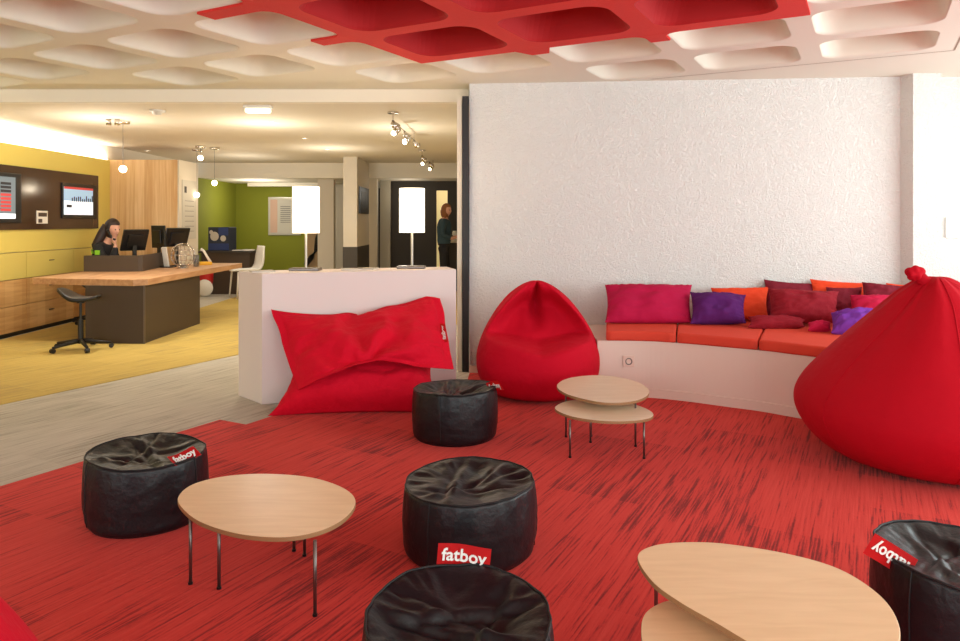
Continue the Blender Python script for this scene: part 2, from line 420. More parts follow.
# left wall
sbox('wall_left', -5.86, -5.76, -3.2, 14.2, 0, 3.14, M['fascia'])
sbox('wall_oak', -5.75, -4.665, 11.1, 11.8, 0, 2.36, M['oakwall'])
sbox('wall_oak_side', -4.662, -4.64, 11.1, 11.85, 0, 2.36, M['wall'])
# behind
sbox('wall_green', -5.6, -4.0, 16.5, 16.62, 0, 2.28, M['green'])
sbox('wall_green_left', -5.72, -5.6, 14.2, 16.62, 0, 2.28, M['green'])
sbox('wall_rear', -4.0, -3.0, 16.5, 16.62, 0, 2.28, M['wall'])
sbox('trim_7', -3.36, -3.03, 14.9, 15.1, 0, 2.28, M['wall'])
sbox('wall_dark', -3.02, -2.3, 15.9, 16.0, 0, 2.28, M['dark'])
sbox('trim_8', -2.36, -2.12, 14.8, 15.0, 0, 2.28, M['wall'])
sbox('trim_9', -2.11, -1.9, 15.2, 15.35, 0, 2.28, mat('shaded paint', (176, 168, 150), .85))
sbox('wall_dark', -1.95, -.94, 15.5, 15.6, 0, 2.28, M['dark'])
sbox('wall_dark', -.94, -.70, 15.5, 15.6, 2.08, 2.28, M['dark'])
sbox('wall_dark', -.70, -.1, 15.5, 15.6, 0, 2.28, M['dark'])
sbox('wall_glow', -1.3, -.2, 16.6, 16.7, 0, 2.28, M['warmroom'])
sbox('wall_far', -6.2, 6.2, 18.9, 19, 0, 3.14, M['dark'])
# pier between the two back rooms, pale above, dark dado below
sbox('wall_pier_pale', -2.47, -2.22, 13.0, 14.39, .95, 2.58, M['wall'])
sbox('wall_pier_dado', -2.475, -2.215, 12.995, 14.39, 0, .95, mat('dado', (70, 64, 58), .7))
# right and rear walls (out of the frame) with window openings
for z0, z1 in ((0, .75), (2.45, 3.14)): sbox('wall_right', 5.1, 5.25, -3.2, 6.8, z0, z1, M['wall'])
sbox('wall_right', 5.1, 5.25, 5.9, 6.8, .75, 2.45, M['wall']); sbox('wall_right', 5.1, 5.25, -3.2, -1, .75, 2.45, M['wall'])
for z0, z1 in ((0, .5), (2.5, 3.14)): sbox('wall_front', -5.8, 5.2, -2.75, -2.6, z0, z1, M['wall'])
for k, x in enumerate((-5.8, -2.1, 1.6, 5.0)): sbox('wall_front', x, x+.2, -2.75, -2.6, .5, 2.5, M['wall'])

# ------------------------------------------------------------------ yellow and oak storage wall
cab = empty('wall_cabinet', (-5.72, 9, 0), 0, 'built-in storage wall with yellow panels above and oak drawers below', 'cabinet')
def cb(name, y0, y1, z0, z1, m, par=None, x1=-5.7):
    o = box(name, -5.755, x1, y0, y1, z0, z1, m); wparent(o, cab)
    return o
cb('panel', 3.0, 11.09, 1.03, 2.35, M['yellow'])
ys = [3.0, 4.2, 5.4, 6.6, 7.8, 9.05, 10.1, 11.09]
for a, b in zip(ys, ys[1:]):
    for z0, z1, m in ((.70, 1.022, M['yellow2']), (.375, .692, M['oak']), (.055, .367, M['oak'])):
        d = cb('drawer', a+.004, b-.004, z0, z1, m)
        if b > 7:
            h = box('handle', -5.70, -5.688, (a+b)/2-.05, (a+b)/2+.05, (z0+z1)/2+.03, (z0+z1)/2+.04, M['brown'])
            h.parent = d
cb('plinth', 3.0, 11.09, 0, .05, M['black'], x1=-5.72)
# LED strip in the cove above the yellow panel
o = box('light_strip', -5.758, -5.735, 3.0, 11.09, 2.352, 2.37, M['led']); tag(o, 'glowing cove light strip running along the top of the yellow wall', 'light')
# media panel
pan = empty('media_board', (-5.69, 9.3, 1.7), 0, 'long dark brown glossy panel mounted on the yellow wall', 'panel')
wparent(box('board', -5.699, -5.67, 6.5, 10.7, 1.305, 2.085, M['brownp']), pan)
def screen(y0, y1, z0, z1, label, kind):
    t = empty('wall_screen', (-5.66, (y0+y1)/2, (z0+z1)/2), 0, label, 'screen')
    wparent(box('frame', -5.668, -5.648, y0-.03, y1+.12, z0-.05, z1+.05, M['black'], bev=.004), t)
    bm = bmesh.new(); bx(bm, -5.648, -5.645, y0, y1, z0, z1, 0)
    H = z1-z0; W = y1-y0
    if kind == 0:      # pale winter street with dark figures
        bx(bm, -5.645, -5.643, y0, y1, z0, z0+H*.5, 1)
        rr = random.Random(3)
        for k in range(11):
            y = y0 + W*(.25+.07*k); h = H*rr.uniform(.1, .24)
            bx(bm, -5.643, -5.641, y, y+W*.035, z0+H*.48, z0+H*.48+h, 2)
        bx(bm, -5.643, -5.641, y0+W*.08, y0+W*.25, z0+H*.26, z0+H*.36, 2)
        bx(bm, -5.643, -5.641, y0, y1, z1-H*.08, z1, 3)
    else:
        for r_ in range(8):
            for c_ in range(3):
                bx(bm, -5.645, -5.643, y0+W*(.08+.3*c_), y0+W*(.30+.3*c_), z0+H*(.18+.09*r_), z0+H*(.24+.09*r_), 3 if c_ == 2 and r_ < 5 else 2)
        bx(bm, -5.645, -5.643, y0, y1, z0, z0+H*.12, 1)
    wparent(link('display', bm, [M['screen'] if kind == 0 else M['screen2'], M['snow'], M['scrdark'], M['scrred']]), t)
screen(9.77, 10.5, 1.50, 1.885, 'wall screen showing a pale winter street scene, nearest the receptionist', 0)
screen(7.9, 8.75, 1.44, 1.94, 'wall screen with grey listings, cut by the left edge of the photo', 1)
lf = empty('leaflet_holder', (-5.65, 9.3, 1.5), 0, 'small white printed leaflet fixed between the two wall screens', 'leaflet')
wparent(box('holder', -5.669, -5.655, 9.2, 9.42, 1.38, 1.545, M['paper']), lf)
bm = bmesh.new(); bx(bm, -5.655, -5.653, 9.22, 9.40, 1.47, 1.52, 0); bx(bm, -5.655, -5.653, 9.22, 9.3, 1.39, 1.44, 0)
wparent(link('print', bm, M['brown']), lf)

# ------------------------------------------------------------------ reception desk
desk = empty('reception_desk', (-4.2, 9, 0), 0, 'reception desk with dark brown base and long pale oak worktop', 'desk')
wparent(box('base', -4.53, -3.85, 8.26, 9.9, 0, .67, M['brown'], bev=.004), desk)
top = [(-5.25, 8.45), (-4.6, 8.3), (-3.95, 8.2), (-3.83, 8.3), (-3.80, 11.5), (-4.35, 11.5), (-4.6, 10.95), (-4.92, 10.95), (-4.92, 9.62), (-5.25, 9.62)]
wparent(prism('worktop', top, .67, .745, M['oaktop'], bev=.004), desk)
wparent(prism('privacy_screen', [(-5.24, 9.52), (-4.52, 9.52), (-4.48, 9.56), (-4.66, 10.75), (-4.70, 10.75), (-4.55, 9.6), (-5.24, 9.6)], .745, .955, M['brown']), desk)
wparent(prism('corner_trim', [(-3.857, 8.246), (-3.84, 8.246), (-3.84, 8.263), (-3.857, 8.263)], 0.0, .67, M['steel']), desk)

def stool(name, loc, rz, label, group=None, seat_h=.58):
    t = empty(name, loc, rz, label, 'stool', group)
    bm = bmesh.new()
    n, m_ = 14, 10; g = []
    for i in range(n+1):
        row = []
        x = -.22 + .41*i/n; w = .16*math.sin(math.pi*(i+.6)/(n+1.2))**.5
        zc = .10*ss(.02, -.24, x)**1.3 + .03*ss(.12, .24, x)
        for j in range(m_+1):
            y = w*(-1+2*j/m_)
            row.append(Vector((x, y, seat_h+zc-.5*y*y)))
        g.append(row)
    vt = [[bm.verts.new(p) for p in row] for row in g]; vb = [[bm.verts.new(p-Vector((0, 0, .035))) for p in row] for row in g]
    for i in range(n):
        for j in range(m_):
            bm.faces.new((vt[i][j], vt[i+1][j], vt[i+1][j+1], vt[i][j+1])); bm.faces.new((vb[i][j], vb[i][j+1], vb[i+1][j+1], vb[i+1][j]))
        bm.faces.new((vt[i][0], vb[i][0], vb[i+1][0], vt[i+1][0])); bm.faces.new((vt[i][m_], vt[i+1][m_], vb[i+1][m_], vb[i][m_]))
    for i in (0, n):
        for j in range(m_): bm.faces.new((vt[i][j], vt[i][j+1], vb[i][j+1], vb[i][j]))
    link('seat', bm, M['black'], t, True)
    bm = bmesh.new(); tube(bm, [(0, 0, .07), (0, 0, .33)], .028, 12); tube(bm, [(0, 0, .33), (0, 0, seat_h-.03)], .014, 10)
    tube(bm, [(0, 0, seat_h-.07), (0, 0, seat_h-.03)], .04, 12)
    link('gas_lift', bm, M['black'], t)
    for k in range(5):
        a = 2*math.pi*k/5 + .3
        bm = bmesh.new(); d = Vector((math.cos(a), math.sin(a), 0))
        tube(bm, [Vector((0, 0, .10)), d*.14+Vector((0, 0, .085)), d*.30+Vector((0, 0, .062))], [.024, .02, .014], 8)
        l = link('leg', bm, M['black'], t, True)
        bm = bmesh.new(); s = Vector((-d.y, d.x, 0))
        tube(bm, [d*.30+s*.022+Vector((0, 0, .03)), d*.30-s*.022+Vector((0, 0, .03))], .025, 12)
        link('castor', bm, M['black'], l)
    return t
stool('saddle_stool', (-4.36, 7.86, .006), .1, 'black saddle-seat stool on castors in front of the reception desk')
stool('saddle_stool', (-5.33, 9.99, .006), .32, 'black stool under the seated receptionist behind the desk', seat_h=.50)

# monitors on the desk
def monitor(px, d, rz, w, h, tilt, zc, label):
    x = (px-CX)*d/F
    t = empty('computer_monitor', (x, d, .745), rz, label, 'monitor')
    bm = bmesh.new(); bx(bm, -w/2, w/2, -.02, .012, -h/2, h/2, 0, .006); bx(bm, -w*.3, w*.3, -.045, -.02, -h*.3, h*.3, 0, .008)
    bmesh.ops.transform(bm, matrix=Matrix.Translation((0, 0, zc)) @ Matrix.Rotation(tilt, 4, 'X'), verts=bm.verts)
    link('casing', bm, M['black'], t)
    bm = bmesh.new(); bx(bm, -w/2+.015, w/2-.015, .012, .014, -h/2+.015, h/2-.015)
    bmesh.ops.transform(bm, matrix=Matrix.Translation((0, 0, zc)) @ Matrix.Rotation(tilt, 4, 'X'), verts=bm.verts)
    link('display', bm, M['snow'], t)
    bm = bmesh.new(); bx(bm, -.025, .025, -.015, .015, 0, zc); bx(bm, -.11, .11, -.08, .08, 0, .012, 0, .004)
    link('stand', bm, M['black'], t)
monitor(134.5, 9.85, .87, .34, .31, .42, .41, 'black monitor seen from behind, nearest the receptionist')
monitor(159, 10.55, -.62, .34, .33, .05, .44, 'middle black monitor on the desk, behind the white terminal')
monitor(176.5, 10.75, .87, .36, .30, .42, .43, 'black monitor behind the round wire globe')

# small white terminal, globe, toys on the worktop
t = empty('card_terminal', Q(167, 263, 10.4).xy.to_3d()+Vector((0, 0, .745)), -.3, 'tall white card terminal leaning upright on the desk before the middle monitor', 'terminal')
bm = bmesh.new(); bx(bm, -.04, .04, -.015, .015, .01, .30, 0, .006)
bmesh.ops.rotate(bm, verts=bm.verts, cent=(0, 0, 0), matrix=Matrix.Rotation(.2, 3, 'X')); link('body', bm, M['whitep'], t)
bm = bmesh.new(); bx(bm, -.14, .12, -.07, .06, 0, .015, 0, .004); link('base', bm, M['black'], t)
gp = Q(183, 265, 10.2)
t = empty('wire_globe', (gp.x, gp.y, .745), 0, 'round silver wire globe standing on the reception worktop', 'globe')
bm = bmesh.new(); R_ = .165; cz = .185
for k in range(7):
    a = math.pi*k/7
    loop_tube(bm, [(R_*math.cos(b)*math.cos(a), R_*math.cos(b)*math.sin(a), cz+R_*math.sin(b)) for b in [2*math.pi*i/28 for i in range(28)]], .0035, 5)
for s in (-.7, -.35, 0, .35, .7):
    rr = R_*math.cos(s*1.3); loop_tube(bm, [(rr*math.cos(b), rr*math.sin(b), cz+R_*math.sin(s*1.3)) for b in [2*math.pi*i/28 for i in range(28)]], .0035, 5)
link('cage', bm, M['chrome'], t, True)
bm = bmesh.new(); lathe(bm, [(0, 0), (.08, 0), (.08, .01), (.02, .02), (0, .02)], 20); link('stand', bm, M['chrome'], t)
gp = Q(196, 262, 10.6); t = empty('drinking_glass', (gp.x, gp.y, .745), 0, 'small clear tumbler beside the wire globe on the desk', 'glass')
bm = bmesh.new(); lathe(bm, [(.0, .0), (.035, 0), (.045, .17), (.041, .17), (.032, .01), (0, .01)], 20)
link('bowl', bm, mat('glass', (225, 225, 222), .1, trans=.85), t, True)
gp = Q(205.5, 261, 11.0); t = empty('phone_handset', (gp.x, gp.y, .745), .5, 'small yellow and white desk phone at the far end of the worktop', 'phone')
bm = bmesh.new(); bx(bm, -.09, .09, -.06, .06, 0, .05, 0, .012); link('base', bm, M['yeltoy'], t)
bm = bmesh.new(); tube(bm, [(.07, 0, .04), (.02, 0, .13), (-.03, 0, .22), (-.07, 0, .24)], [.022, .018, .018, .024], 8); link('receiver', bm, M['white'], t, True)

# red and white trolley under the worktop end
gp = P(206, 296, 0)
t = empty('toy_trolley', (gp.x, gp.y, 0), 0, 'red and white rounded toy standing below the far end of the desk', 'toy')
bm = bmesh.new(); lathe(bm, [(0, .16), (.11, .17), (.13, .3), (.14, .5), (.10, .56), (0, .57)], 20); link('body', bm, M['redtoy'], t, True)
bm = bmesh.new(); lathe(bm, [(0, -.03), (.15, -.025), (.16, 0), (.15, .025), (0, .03)], 24)
bmesh.ops.transform(bm, matrix=Matrix.Translation((.03, -.15, .165)) @ Matrix.Rotation(math.pi/2, 4, 'X'), verts=bm.verts); link('wheel', bm, M['white'], t, True)
# cabinet with blue display box, leaflets and white chair by the green wall
cbx = empty('low_cabinet', (-5.0, 14.2, 0), 0, 'dark low cabinet standing against the green wall', 'cabinet')
wparent(box('body', -5.4, -4.46, 13.95, 14.6, 0, .80, M['brown']), cbx)
wparent(box('worktop', -5.45, -4.4, 13.9, 14.65, .80, .84, M['dark']), cbx)
t = empty('display_box', (-5.08, 14.2, .84), -.15, 'blue illustrated display box on the dark cabinet by the green wall', 'box')
bm = bmesh.new(); bx(bm, -.22, .22, -.15, .15, 0, .46, 0, .01); link('box_body', bm, M['bluedk'], t)
bm = bmesh.new(); bx(bm, -.215, .215, -.155, -.15, .01, .14); bx(bm, .0, .2, -.155, -.15, .3, .45); link('picture', bm, M['blue'], t)
bm = bmesh.new()
for x, z, r in ((-.08, .28, .09), (.1, .24, .06), (-.15, .36, .04)):
    lathe(bm, [(0, -.001), (r, 0), (0, .001)], 16)
    bmesh.ops.transform(bm, matrix=Matrix.Translation((x, -.158, z)) @ Matrix.Rotation(math.pi/2, 4, 'X'), verts=bm.verts[-18:])
link('motif', bm, M['papergrey'], t)
for k, (x, y, r) in enumerate(((-4.74, 14.1, .2), (-4.60, 14.3, -.3), (-4.52, 14.05, .5))):
    o = box('leaflet', -.1, .1, -.07, .07, 0, .012+.004*k, [M['paper'], M['papergrey'], M['paper']][k]); o.location = (x, y, .841); o.rotation_euler = (0, 0, r)
    tag(o, 'pale leaflet lying on the dark cabinet by the green wall', 'leaflet', 'leaflets on the dark cabinet')
def chair(loc, rz):
    K = 1.13
    t = empty('moulded_chair', loc, rz, 'white moulded chair beside the dark cabinet at the green wall', 'chair')
    bm = bmesh.new(); g = []
    prof = [(.22, .43), (.1, .435), (-.1, .43), (-.19, .45), (-.23, .55), (-.25, .7), (-.27, .84)]
    for x, z in smooth_open([(a, 0, b) for a, b in prof], 4) and [(p.x, p.z) for p in smooth_open([(a, 0, b) for a, b in prof], 4)]:
        w = .2 if z < .5 else .2-.05*ss(.6, .84, z)
        g.append([Vector((x - (.03*(abs(q)) if z > .5 else 0)+.03*(abs(q))**2*(z > .5), q*w, z+.02*q*q*(z < .5))) for q in (-1, -.6, -.2, .2, .6, 1)])
    vt = [[bm.verts.new(p) for p in row] for row in g]
    for i in range(len(vt)-1):
        for j in range(5): bm.faces.new((vt[i][j], vt[i+1][j], vt[i+1][j+1], vt[i][j+1]))
    o = link('shell', bm, M['white'], t, True); s = o.modifiers.new('so', 'SOLIDIFY'); s.thickness = .02
    for x in (-.17, .17):
        for y in (-.16, .16):
            bm = bmesh.new(); tube(bm, [(x, y, .43), (x*1.2, y*1.15, 0)], [.017, .012], 8); link('leg', bm, M['white'], t, True)
    t.scale = (K, K, K)
ch_ = chair((-4.33, 13.3, .006), math.pi+.65)
# poster on the green wall etc.
t = empty('framed_poster', (-4.6, 16.45, 1.5), 0, 'silver framed poster with a pink picture and grey text on the green wall', 'poster')
bm = bmesh.new(); bx(bm, -4.84, -4.1, 16.46, 16.499, 1.10, 1.97); wparent(link('frame', bm, M['silver']), t)
bm = bmesh.new(); bx(bm, -4.81, -4.13, 16.452, 16.46, 1.13, 1.94); wparent(link('sheet', bm, M['papergrey']), t)
bm = bmesh.new(); bx(bm, -4.79, -4.63, 16.446, 16.452, 1.16, 1.91); wparent(link('picture', bm, M['paperpink']), t)
bm = bmesh.new()
for k in range(9): bx(bm, -4.56, -4.33, 16.446, 16.452, 1.75-.045*k, 1.76-.045*k)
wparent(link('print', bm, M['ink']), t)
t = empty('wall_poster', (-3.8, 16.45, 1.1), 0, 'tan poster with a dark sweeping curve behind the left table lamp', 'poster')
bm = bmesh.new(); bx(bm, -3.99, -3.5, 16.47, 16.499, .2, 1.45); wparent(link('sheet', bm, M['tan']), t)
bm = bmesh.new(); tube(bm, [(-3.98, 16.45, .42), (-3.85, 16.45, .6), (-3.72, 16.45, .8), (-3.68, 16.45, 1.02), (-3.62, 16.45, 1.25)], [.05, .06, .07, .09, .05], 10)
wparent(link('figure', bm, M['black'], smooth=True), t)
t = empty('framed_picture', (-2.2, 13.5, 1.75), 0, 'small black framed dark photograph on the side of the pale pier', 'picture')
bm = bmesh.new(); bx(bm, -2.219, -2.19, 13.15, 14.2, 1.56, 2.05); wparent(link('frame', bm, M['black']), t)
bm = bmesh.new(); bx(bm, -2.19, -2.186, 13.3, 14.05, 1.64, 1.97); wparent(link('photo', bm, mat('photo', (80, 76, 72), .5, col2=(24, 22, 22), vscale=5)), t)
t = empty('wall_chart', (-4.63, 11.45, 1.5), 0, 'pale printed chart on the narrow side wall beside the oak boards', 'poster')
bm = bmesh.new(); bx(bm, -4.639, -4.63, 11.2, 11.75, 1.13, 2.06); wparent(link('sheet', bm, M['papergrey']), t)
bm = bmesh.new()
for k in range(7): bx(bm, -4.63, -4.628, 11.3, 11.65, 1.25+.08*k, 1.256+.08*k)
bx(bm, -4.63, -4.627, 11.28, 11.36, 1.86, 1.96)
wparent(link('print', bm, M['ink']), t)
# serving shelf at the far right of the passage
t = empty('service_shelf', (-.5, 14.8, 0), 0, 'dark service counter behind the standing person in the passage', 'counter')
wparent(box('body', -.62, -.12, 14.6, 15.2, 0, .98, M['dark']), t); wparent(box('worktop', -.64, -.11, 14.56, 15.2, .98, 1.02, M['wall']), t)
for k, (x, h, r, m, lb) in enumerate(((-.52, .2, .045, 'white', 'white jug on the dark service counter'), (-.42, .1, .06, 'yeltoy', 'small yellow tub on the dark service counter'), (-.32, .14, .05, 'papergrey', 'grey canister on the dark service counter'))):
    bm = bmesh.new(); lathe(bm, [(0, 0), (r, 0), (r*1.1, h*.7), (r*.8, h), (0, h)], 16); o = link(['jug', 'tub', 'canister'][k], bm, M[m], None, True)
    o.location = (x, 14.75, 1.02); tag(o, lb, ['jug', 'tub', 'canister'][k])
bm = bmesh.new(); bx(bm, -.155, -.102, 13.2, 13.5, 1.95, 2.2); o = link('speaker', bm, M['black']); tag(o, 'small black box fixed high on the passage wall', 'speaker')

# ------------------------------------------------------------------ white half-height counter and lamps
cn = [(-1.945, 5.80), (-1.67, 5.517), (-.24, 6.006), (-.19, 6.03), (-.17, 6.08), (-.215, 6.36), (-.25, 6.4)]
cn = [(-1.945, 5.80), (-1.67, 5.517), (-.20, 6.02), (-.29, 6.36)]
o = prism('counter', cn, 0, 1.006, M['counter'], bev=.008); tag(o, 'waist-high white partition counter behind the red floor cushion', 'counter')
cdir = (cB-cA).normalized(); cnrm = Vector((cdir.y, -cdir.x))
def lamp(px, py, d, label):
    b = Vector(((px-CX)*d/F, d, 1.006))
    t = empty('table_lamp', b, 0, label, 'lamp', 'table lamps on the white counter')
    bm = bmesh.new(); bx(bm, -.125, .115, -.07, .07, 0, .022, 0, .006); link('base', bm, M['steel'], t)
    bm = bmesh.new(); tube(bm, [(0, 0, .02), (0, 0, .36)], .010, 12); link('stem', bm, M['silver'], t)
    bm = bmesh.new(); lathe(bm, [(.108, .305), (.108, .68), (.104, .68), (.104, .305), (.108, .305)], 40)
    link('lamp_shade', bm, M['shade'], t, True)
    return b
l1 = lamp(306, 270, 5.84, 'left table lamp with glowing white drum shade on the counter')
l2 = lamp(412, 269, 6.12, 'right table lamp with glowing white drum shade on the counter')
for k, (px, d, r) in enumerate(((352, 5.95, .3), (366, 6.0, -.2), (262, 5.68, .5))):
    bm = bmesh.new()
    for s in range(2): bx(bm, -.09, .09, -.065, .065, .006*s, .006*s+.005, s % 2)
    o = link('magazine', bm, [M['paper'], M['papergrey']]); o.location = ((px-CX)*d/F, d, 1.0065); o.rotation_euler = (0, 0, r)
    tag(o, ['grey magazine lying left of the right lamp on the counter, the first of two', 'magazine lying nearest the right lamp on the counter', 'thin magazine on the left end of the white counter'][k], 'magazine')

# ------------------------------------------------------------------ generic soft shapes
def pillow(name, m, parent, cs, T, n=26, flange=0, seed=0, wr=.35, pinch=.05, edge=None, pw=2.4, asym=.5, shape=None):
    """cs: BL BR TR TL corners; T thickness; edge(s,t)->Vector offset"""
    bl, brr, tr, tl = [Vector(c) for c in cs]
    nrm = (brr-bl).cross(tl-bl).normalized(); W = (brr-bl).length; Hh = (tl-bl).length; mid = (bl+brr+tr+tl)/4
    bm = bmesh.new(); fr, bk = [], []
    for j in range(n+1):
        rf, rb = [], []
        for i in range(n+1):
            a, b = i/n, j/n
            s = .5-.5*math.cos(math.pi*a); s = .5*s+.5*a; t = .5-.5*math.cos(math.pi*b); t = .5*t+.5*b
            p = (bl*(1-s)+brr*s)*(1-t) + (tl*(1-s)+tr*s)*t
            x, y = 2*s-1, 2*t-1
            ed = max(abs(x), abs(y))
            dx = -pinch*W*x*(1-y*y)*abs(x)**3; dy = -pinch*Hh*y*(1-x*x)*abs(y)**3
            p = p + (brr-bl).normalized()*dx + (tl-bl).normalized()*dy
            if edge: p = p + edge(s, t)
            fx, fy = 1-min(1, abs(x)/(1-flange))**pw, 1-min(1, abs(y)/(1-flange))**pw
            f = (max(0, fx)*max(0, fy))**.5
            wv = nz((x*2.1, y*2.1, seed), 1, seed)*.5 + nz((x*5, y*5, 3), 1, seed)*.22
            # seam puckers running in from the rim
            pk = (abs(nz((x*9, 0, seed), 1, seed+2))*(abs(y)**2) + abs(nz((0, y*9, seed), 1, seed+4))*(abs(x)**2))
            h = f*(1 + wr*wv - wr*.9*pk*(1-f)*2)
            rf.append(bm.verts.new(p + nrm*(T*h*(1-asym) + .004)))
            rb.append(bm.verts.new(p - nrm*(T*f*asym + .004)))
        fr.append(rf); bk.append(rb)
    for j in range(n):
        for i in range(n):
            bm.faces.new((fr[j][i], fr[j][i+1], fr[j+1][i+1], fr[j+1][i])); bm.faces.new((bk[j][i], bk[j+1][i], bk[j+1][i+1], bk[j][i+1]))
    for k in range(n):
        bm.faces.new((fr[0][k], bk[0][k], bk[0][k+1], fr[0][k+1])); bm.faces.new((fr[n][k], fr[n][k+1], bk[n][k+1], bk[n][k]))
        bm.faces.new((fr[k][0], fr[k+1][0], bk[k+1][0], bk[k][0])); bm.faces.new((fr[k][n], bk[k][n], bk[k+1][n], fr[k+1][n]))
    if shape:
        for v in bm.verts: v.co = shape(v.co)
    o = link(name, bm, m, parent, True)
    return o

def brand_tag(parent, mtx, w=.17, h=.075, bend=.15):
    bm = bmesh.new(); n = 12; vt = []
    for i in range(n+1):
        x = -w/2 + w*i/n; y = bend*.06*math.sin(i/n*math.pi*1.4)
        vt.append((bm.verts.new((x, y, 0)), bm.verts.new((x, y, h))))
    for i in range(n): bm.faces.new((vt[i][0], vt[i+1][0], vt[i+1][1], vt[i][1]))
    bmesh.ops.solidify(bm, geom=bm.faces[:], thickness=.002)
    bm.transform(mtx)
    t = link('brand_tag', bm, M['tag'], parent); t['label'] = 'red woven tag with white lettering'
    cu = Matrix.Translation((0, -.004, h*.52)) @ Matrix.Rotation(math.pi/2, 4, 'X')
    o = text_mesh('fatboy', h*.74, M['white'], t, Matrix.Identity(4), bold=.0010)
    for v in o.data.vertices:
        p = cu @ Vector((v.co.x*1.02, v.co.y, v.co.z))
        i = (p.x+w/2)/w; p.y += bend*.06*math.sin(i*math.pi*1.4)
        v.co = mtx @ p
    return t

# ------------------------------------------------------------------ poufs
def pouf(x, y, D, H, rz, seed, label, tagang, tagmode):
    t = empty('pouf', (x, y, .006), rz, label, 'pouf', 'black nylon poufs on the red carpet')
    R = D/2; bm = bmesh.new(); seg = 120; rings = []
    rnd = random.Random(seed); dirs = [(rnd.uniform(0, 6.28), rnd.uniform(.5, 1)) for _ in range(4)]
    prof = []
    for i in range(5): prof.append(('b', i/5*.93))
    for i in range(22): prof.append(('s', i/21))
    for i in range(26): prof.append(('t', 1-(i+1)/26*.985))
    def topz(th, q):
        x_, y_ = q*math.cos(th), q*math.sin(th); inn = 1-q**5
        z = H - .012*(1-inn) + .012*math.sin(th+seed*1.7)*q*q - .055*(1-q**2)
        z += .030*inn*nz((x_*1.5, y_*1.5, 0), 1, seed) + .008*nz((x_*4, y_*4, 1), 1, seed+1)*inn
        z += .010*nz((math.cos(th)*1.6, math.sin(th)*1.6, seed), 1, seed)*q*q
        for k, (a, am) in enumerate(dirs):      # long soft folds across the slack top
            w = x_*math.sin(a)-y_*math.cos(a) + .18*nz((x_*1.3, y_*1.3, k), 1, seed) - .16*(k-1.5)
            z += am*inn*(-.011*math.exp(-(w/.055)**2) + .012*math.exp(-((w-.12)/.08)**2))
        g = nz((math.cos(th)*9, math.sin(th)*9, seed), 1, seed)*ss(-.2, .4, nz((math.cos(th)*1.3, math.sin(th)*1.3, 5), 1, seed))
        z += .012*g*ss(.5, .86, q)*(1-ss(.93, 1, q))
        return z
    def surf(kind, q, th):
        c, s_ = math.cos(th), math.sin(th)
        if kind == 'b': return Vector((R*.95*q*c, R*.95*q*s_, .004*q))
        low = .010*nz((c*1.5, s_*1.5, 2.5), 1, seed)
        if kind == 's':
            r = R*(.95 + .05*math.sin(math.pi*q)**.7)
            if q < .06: r -= .012*(1-q/.06)
            r += low*ss(0, .3, q) + .006*nz((c*6, s_*6, q*1.0), 1, seed+3)*ss(.45, 1, q) + .004*nz((c*2, s_*2, q*9), 1, seed+5)*(1-q)
            return Vector((r*c, r*s_, q*topz(th, 1)))
        r1 = R*.95 + low + .006*nz((c*6, s_*6, 1.0), 1, seed+3)
        return Vector((r1*q*c, r1*q*s_, topz(th, q)))
    for kind, q in prof:
        rg = []
        for k in range(seg): rg.append(bm.verts.new(surf(kind, q, 2*math.pi*k/seg)))
        rings.append(rg)
    for a, b in zip(rings, rings[1:]):
        for k in range(seg): bm.faces.new((a[k], a[(k+1) % seg], b[(k+1) % seg], b[k]))
    bm.faces.new(rings[0]); bm.faces.new(rings[-1])
    link('body', bm, M['nylon'], t, True)
    bm = bmesh.new(); pts = [surf('t', 1.0, 2*math.pi*k/90) for k in range(90)]
    loop_tube(bm, pts, .0038, 6); link('piping', bm, M['nylonseam'], t, True)
    for a in (seed*1.3, seed*1.3+2.1, seed*1.3+4.2):
        bm = bmesh.new()
        tube(bm, [surf('s', i/14, a) + Vector((math.cos(a), math.sin(a), 0))*.001 for i in range(1, 15)], .0028, 5)
        link('side_seam', bm, M['nylonseam'], t, True)
    th = tagang; zt = topz(th, 1)
    pos = Vector((R*math.cos(th), R*math.sin(th), zt))
    if tagmode == 'up':       # stands up above the far rim, facing the camera
        mt = Matrix.Translation((.01, .262, .285)) @ Matrix.Rotation(.09, 4, 'Y')
    elif tagmode is None: return t
    elif tagmode == 'flat':    # lies over the rim, letters outward
        mt = Matrix.Translation(pos + Vector((0, 0, -.018))) @ Matrix.Rotation(th+math.pi/2, 4, 'Z') @ Matrix.Rotation(-.25, 4, 'X')
    elif tagmode == 'lie':     # lies on the top just inside the rim
        mt = Matrix.Translation(Vector((pos.x*.96, pos.y*.96, zt-.006))) @ Matrix.Rotation(th+math.pi/2, 4, 'Z') @ Matrix.Rotation(-1.0, 4, 'X')
    else:                      # sticks out sideways from the rim
        mt = tagmode
    brand_tag(t, mt, *((.15, .062) if tagmode == 'lie' else (.17, .075)))
    return t
pouf(-1.575, 3.41, .54, .325, 0, 3, 'black nylon pouf on the left, beside the rounded table, tag folded on its rim', -.42, 'lie')
pouf(-.165, 4.71, .56, .325, 0, 5, 'farthest black nylon pouf, in front of the red floor cushion', .15, Matrix.Translation((.285, -.05, .30)) @ Matrix.Rotation(-.6, 4, 'Y') @ Matrix.Rotation(-.95, 4, 'Z'))
pouf(-.048, 3.08, .57, .305, 0, 8, 'middle black nylon pouf, half hidden by the pouf with the upright tag', 3.3, None)
pouf(-.065, 2.04, .545, .30, 0, 11, 'nearest black nylon pouf at the bottom centre with upright red tag on its far rim', 1.5, 'up')
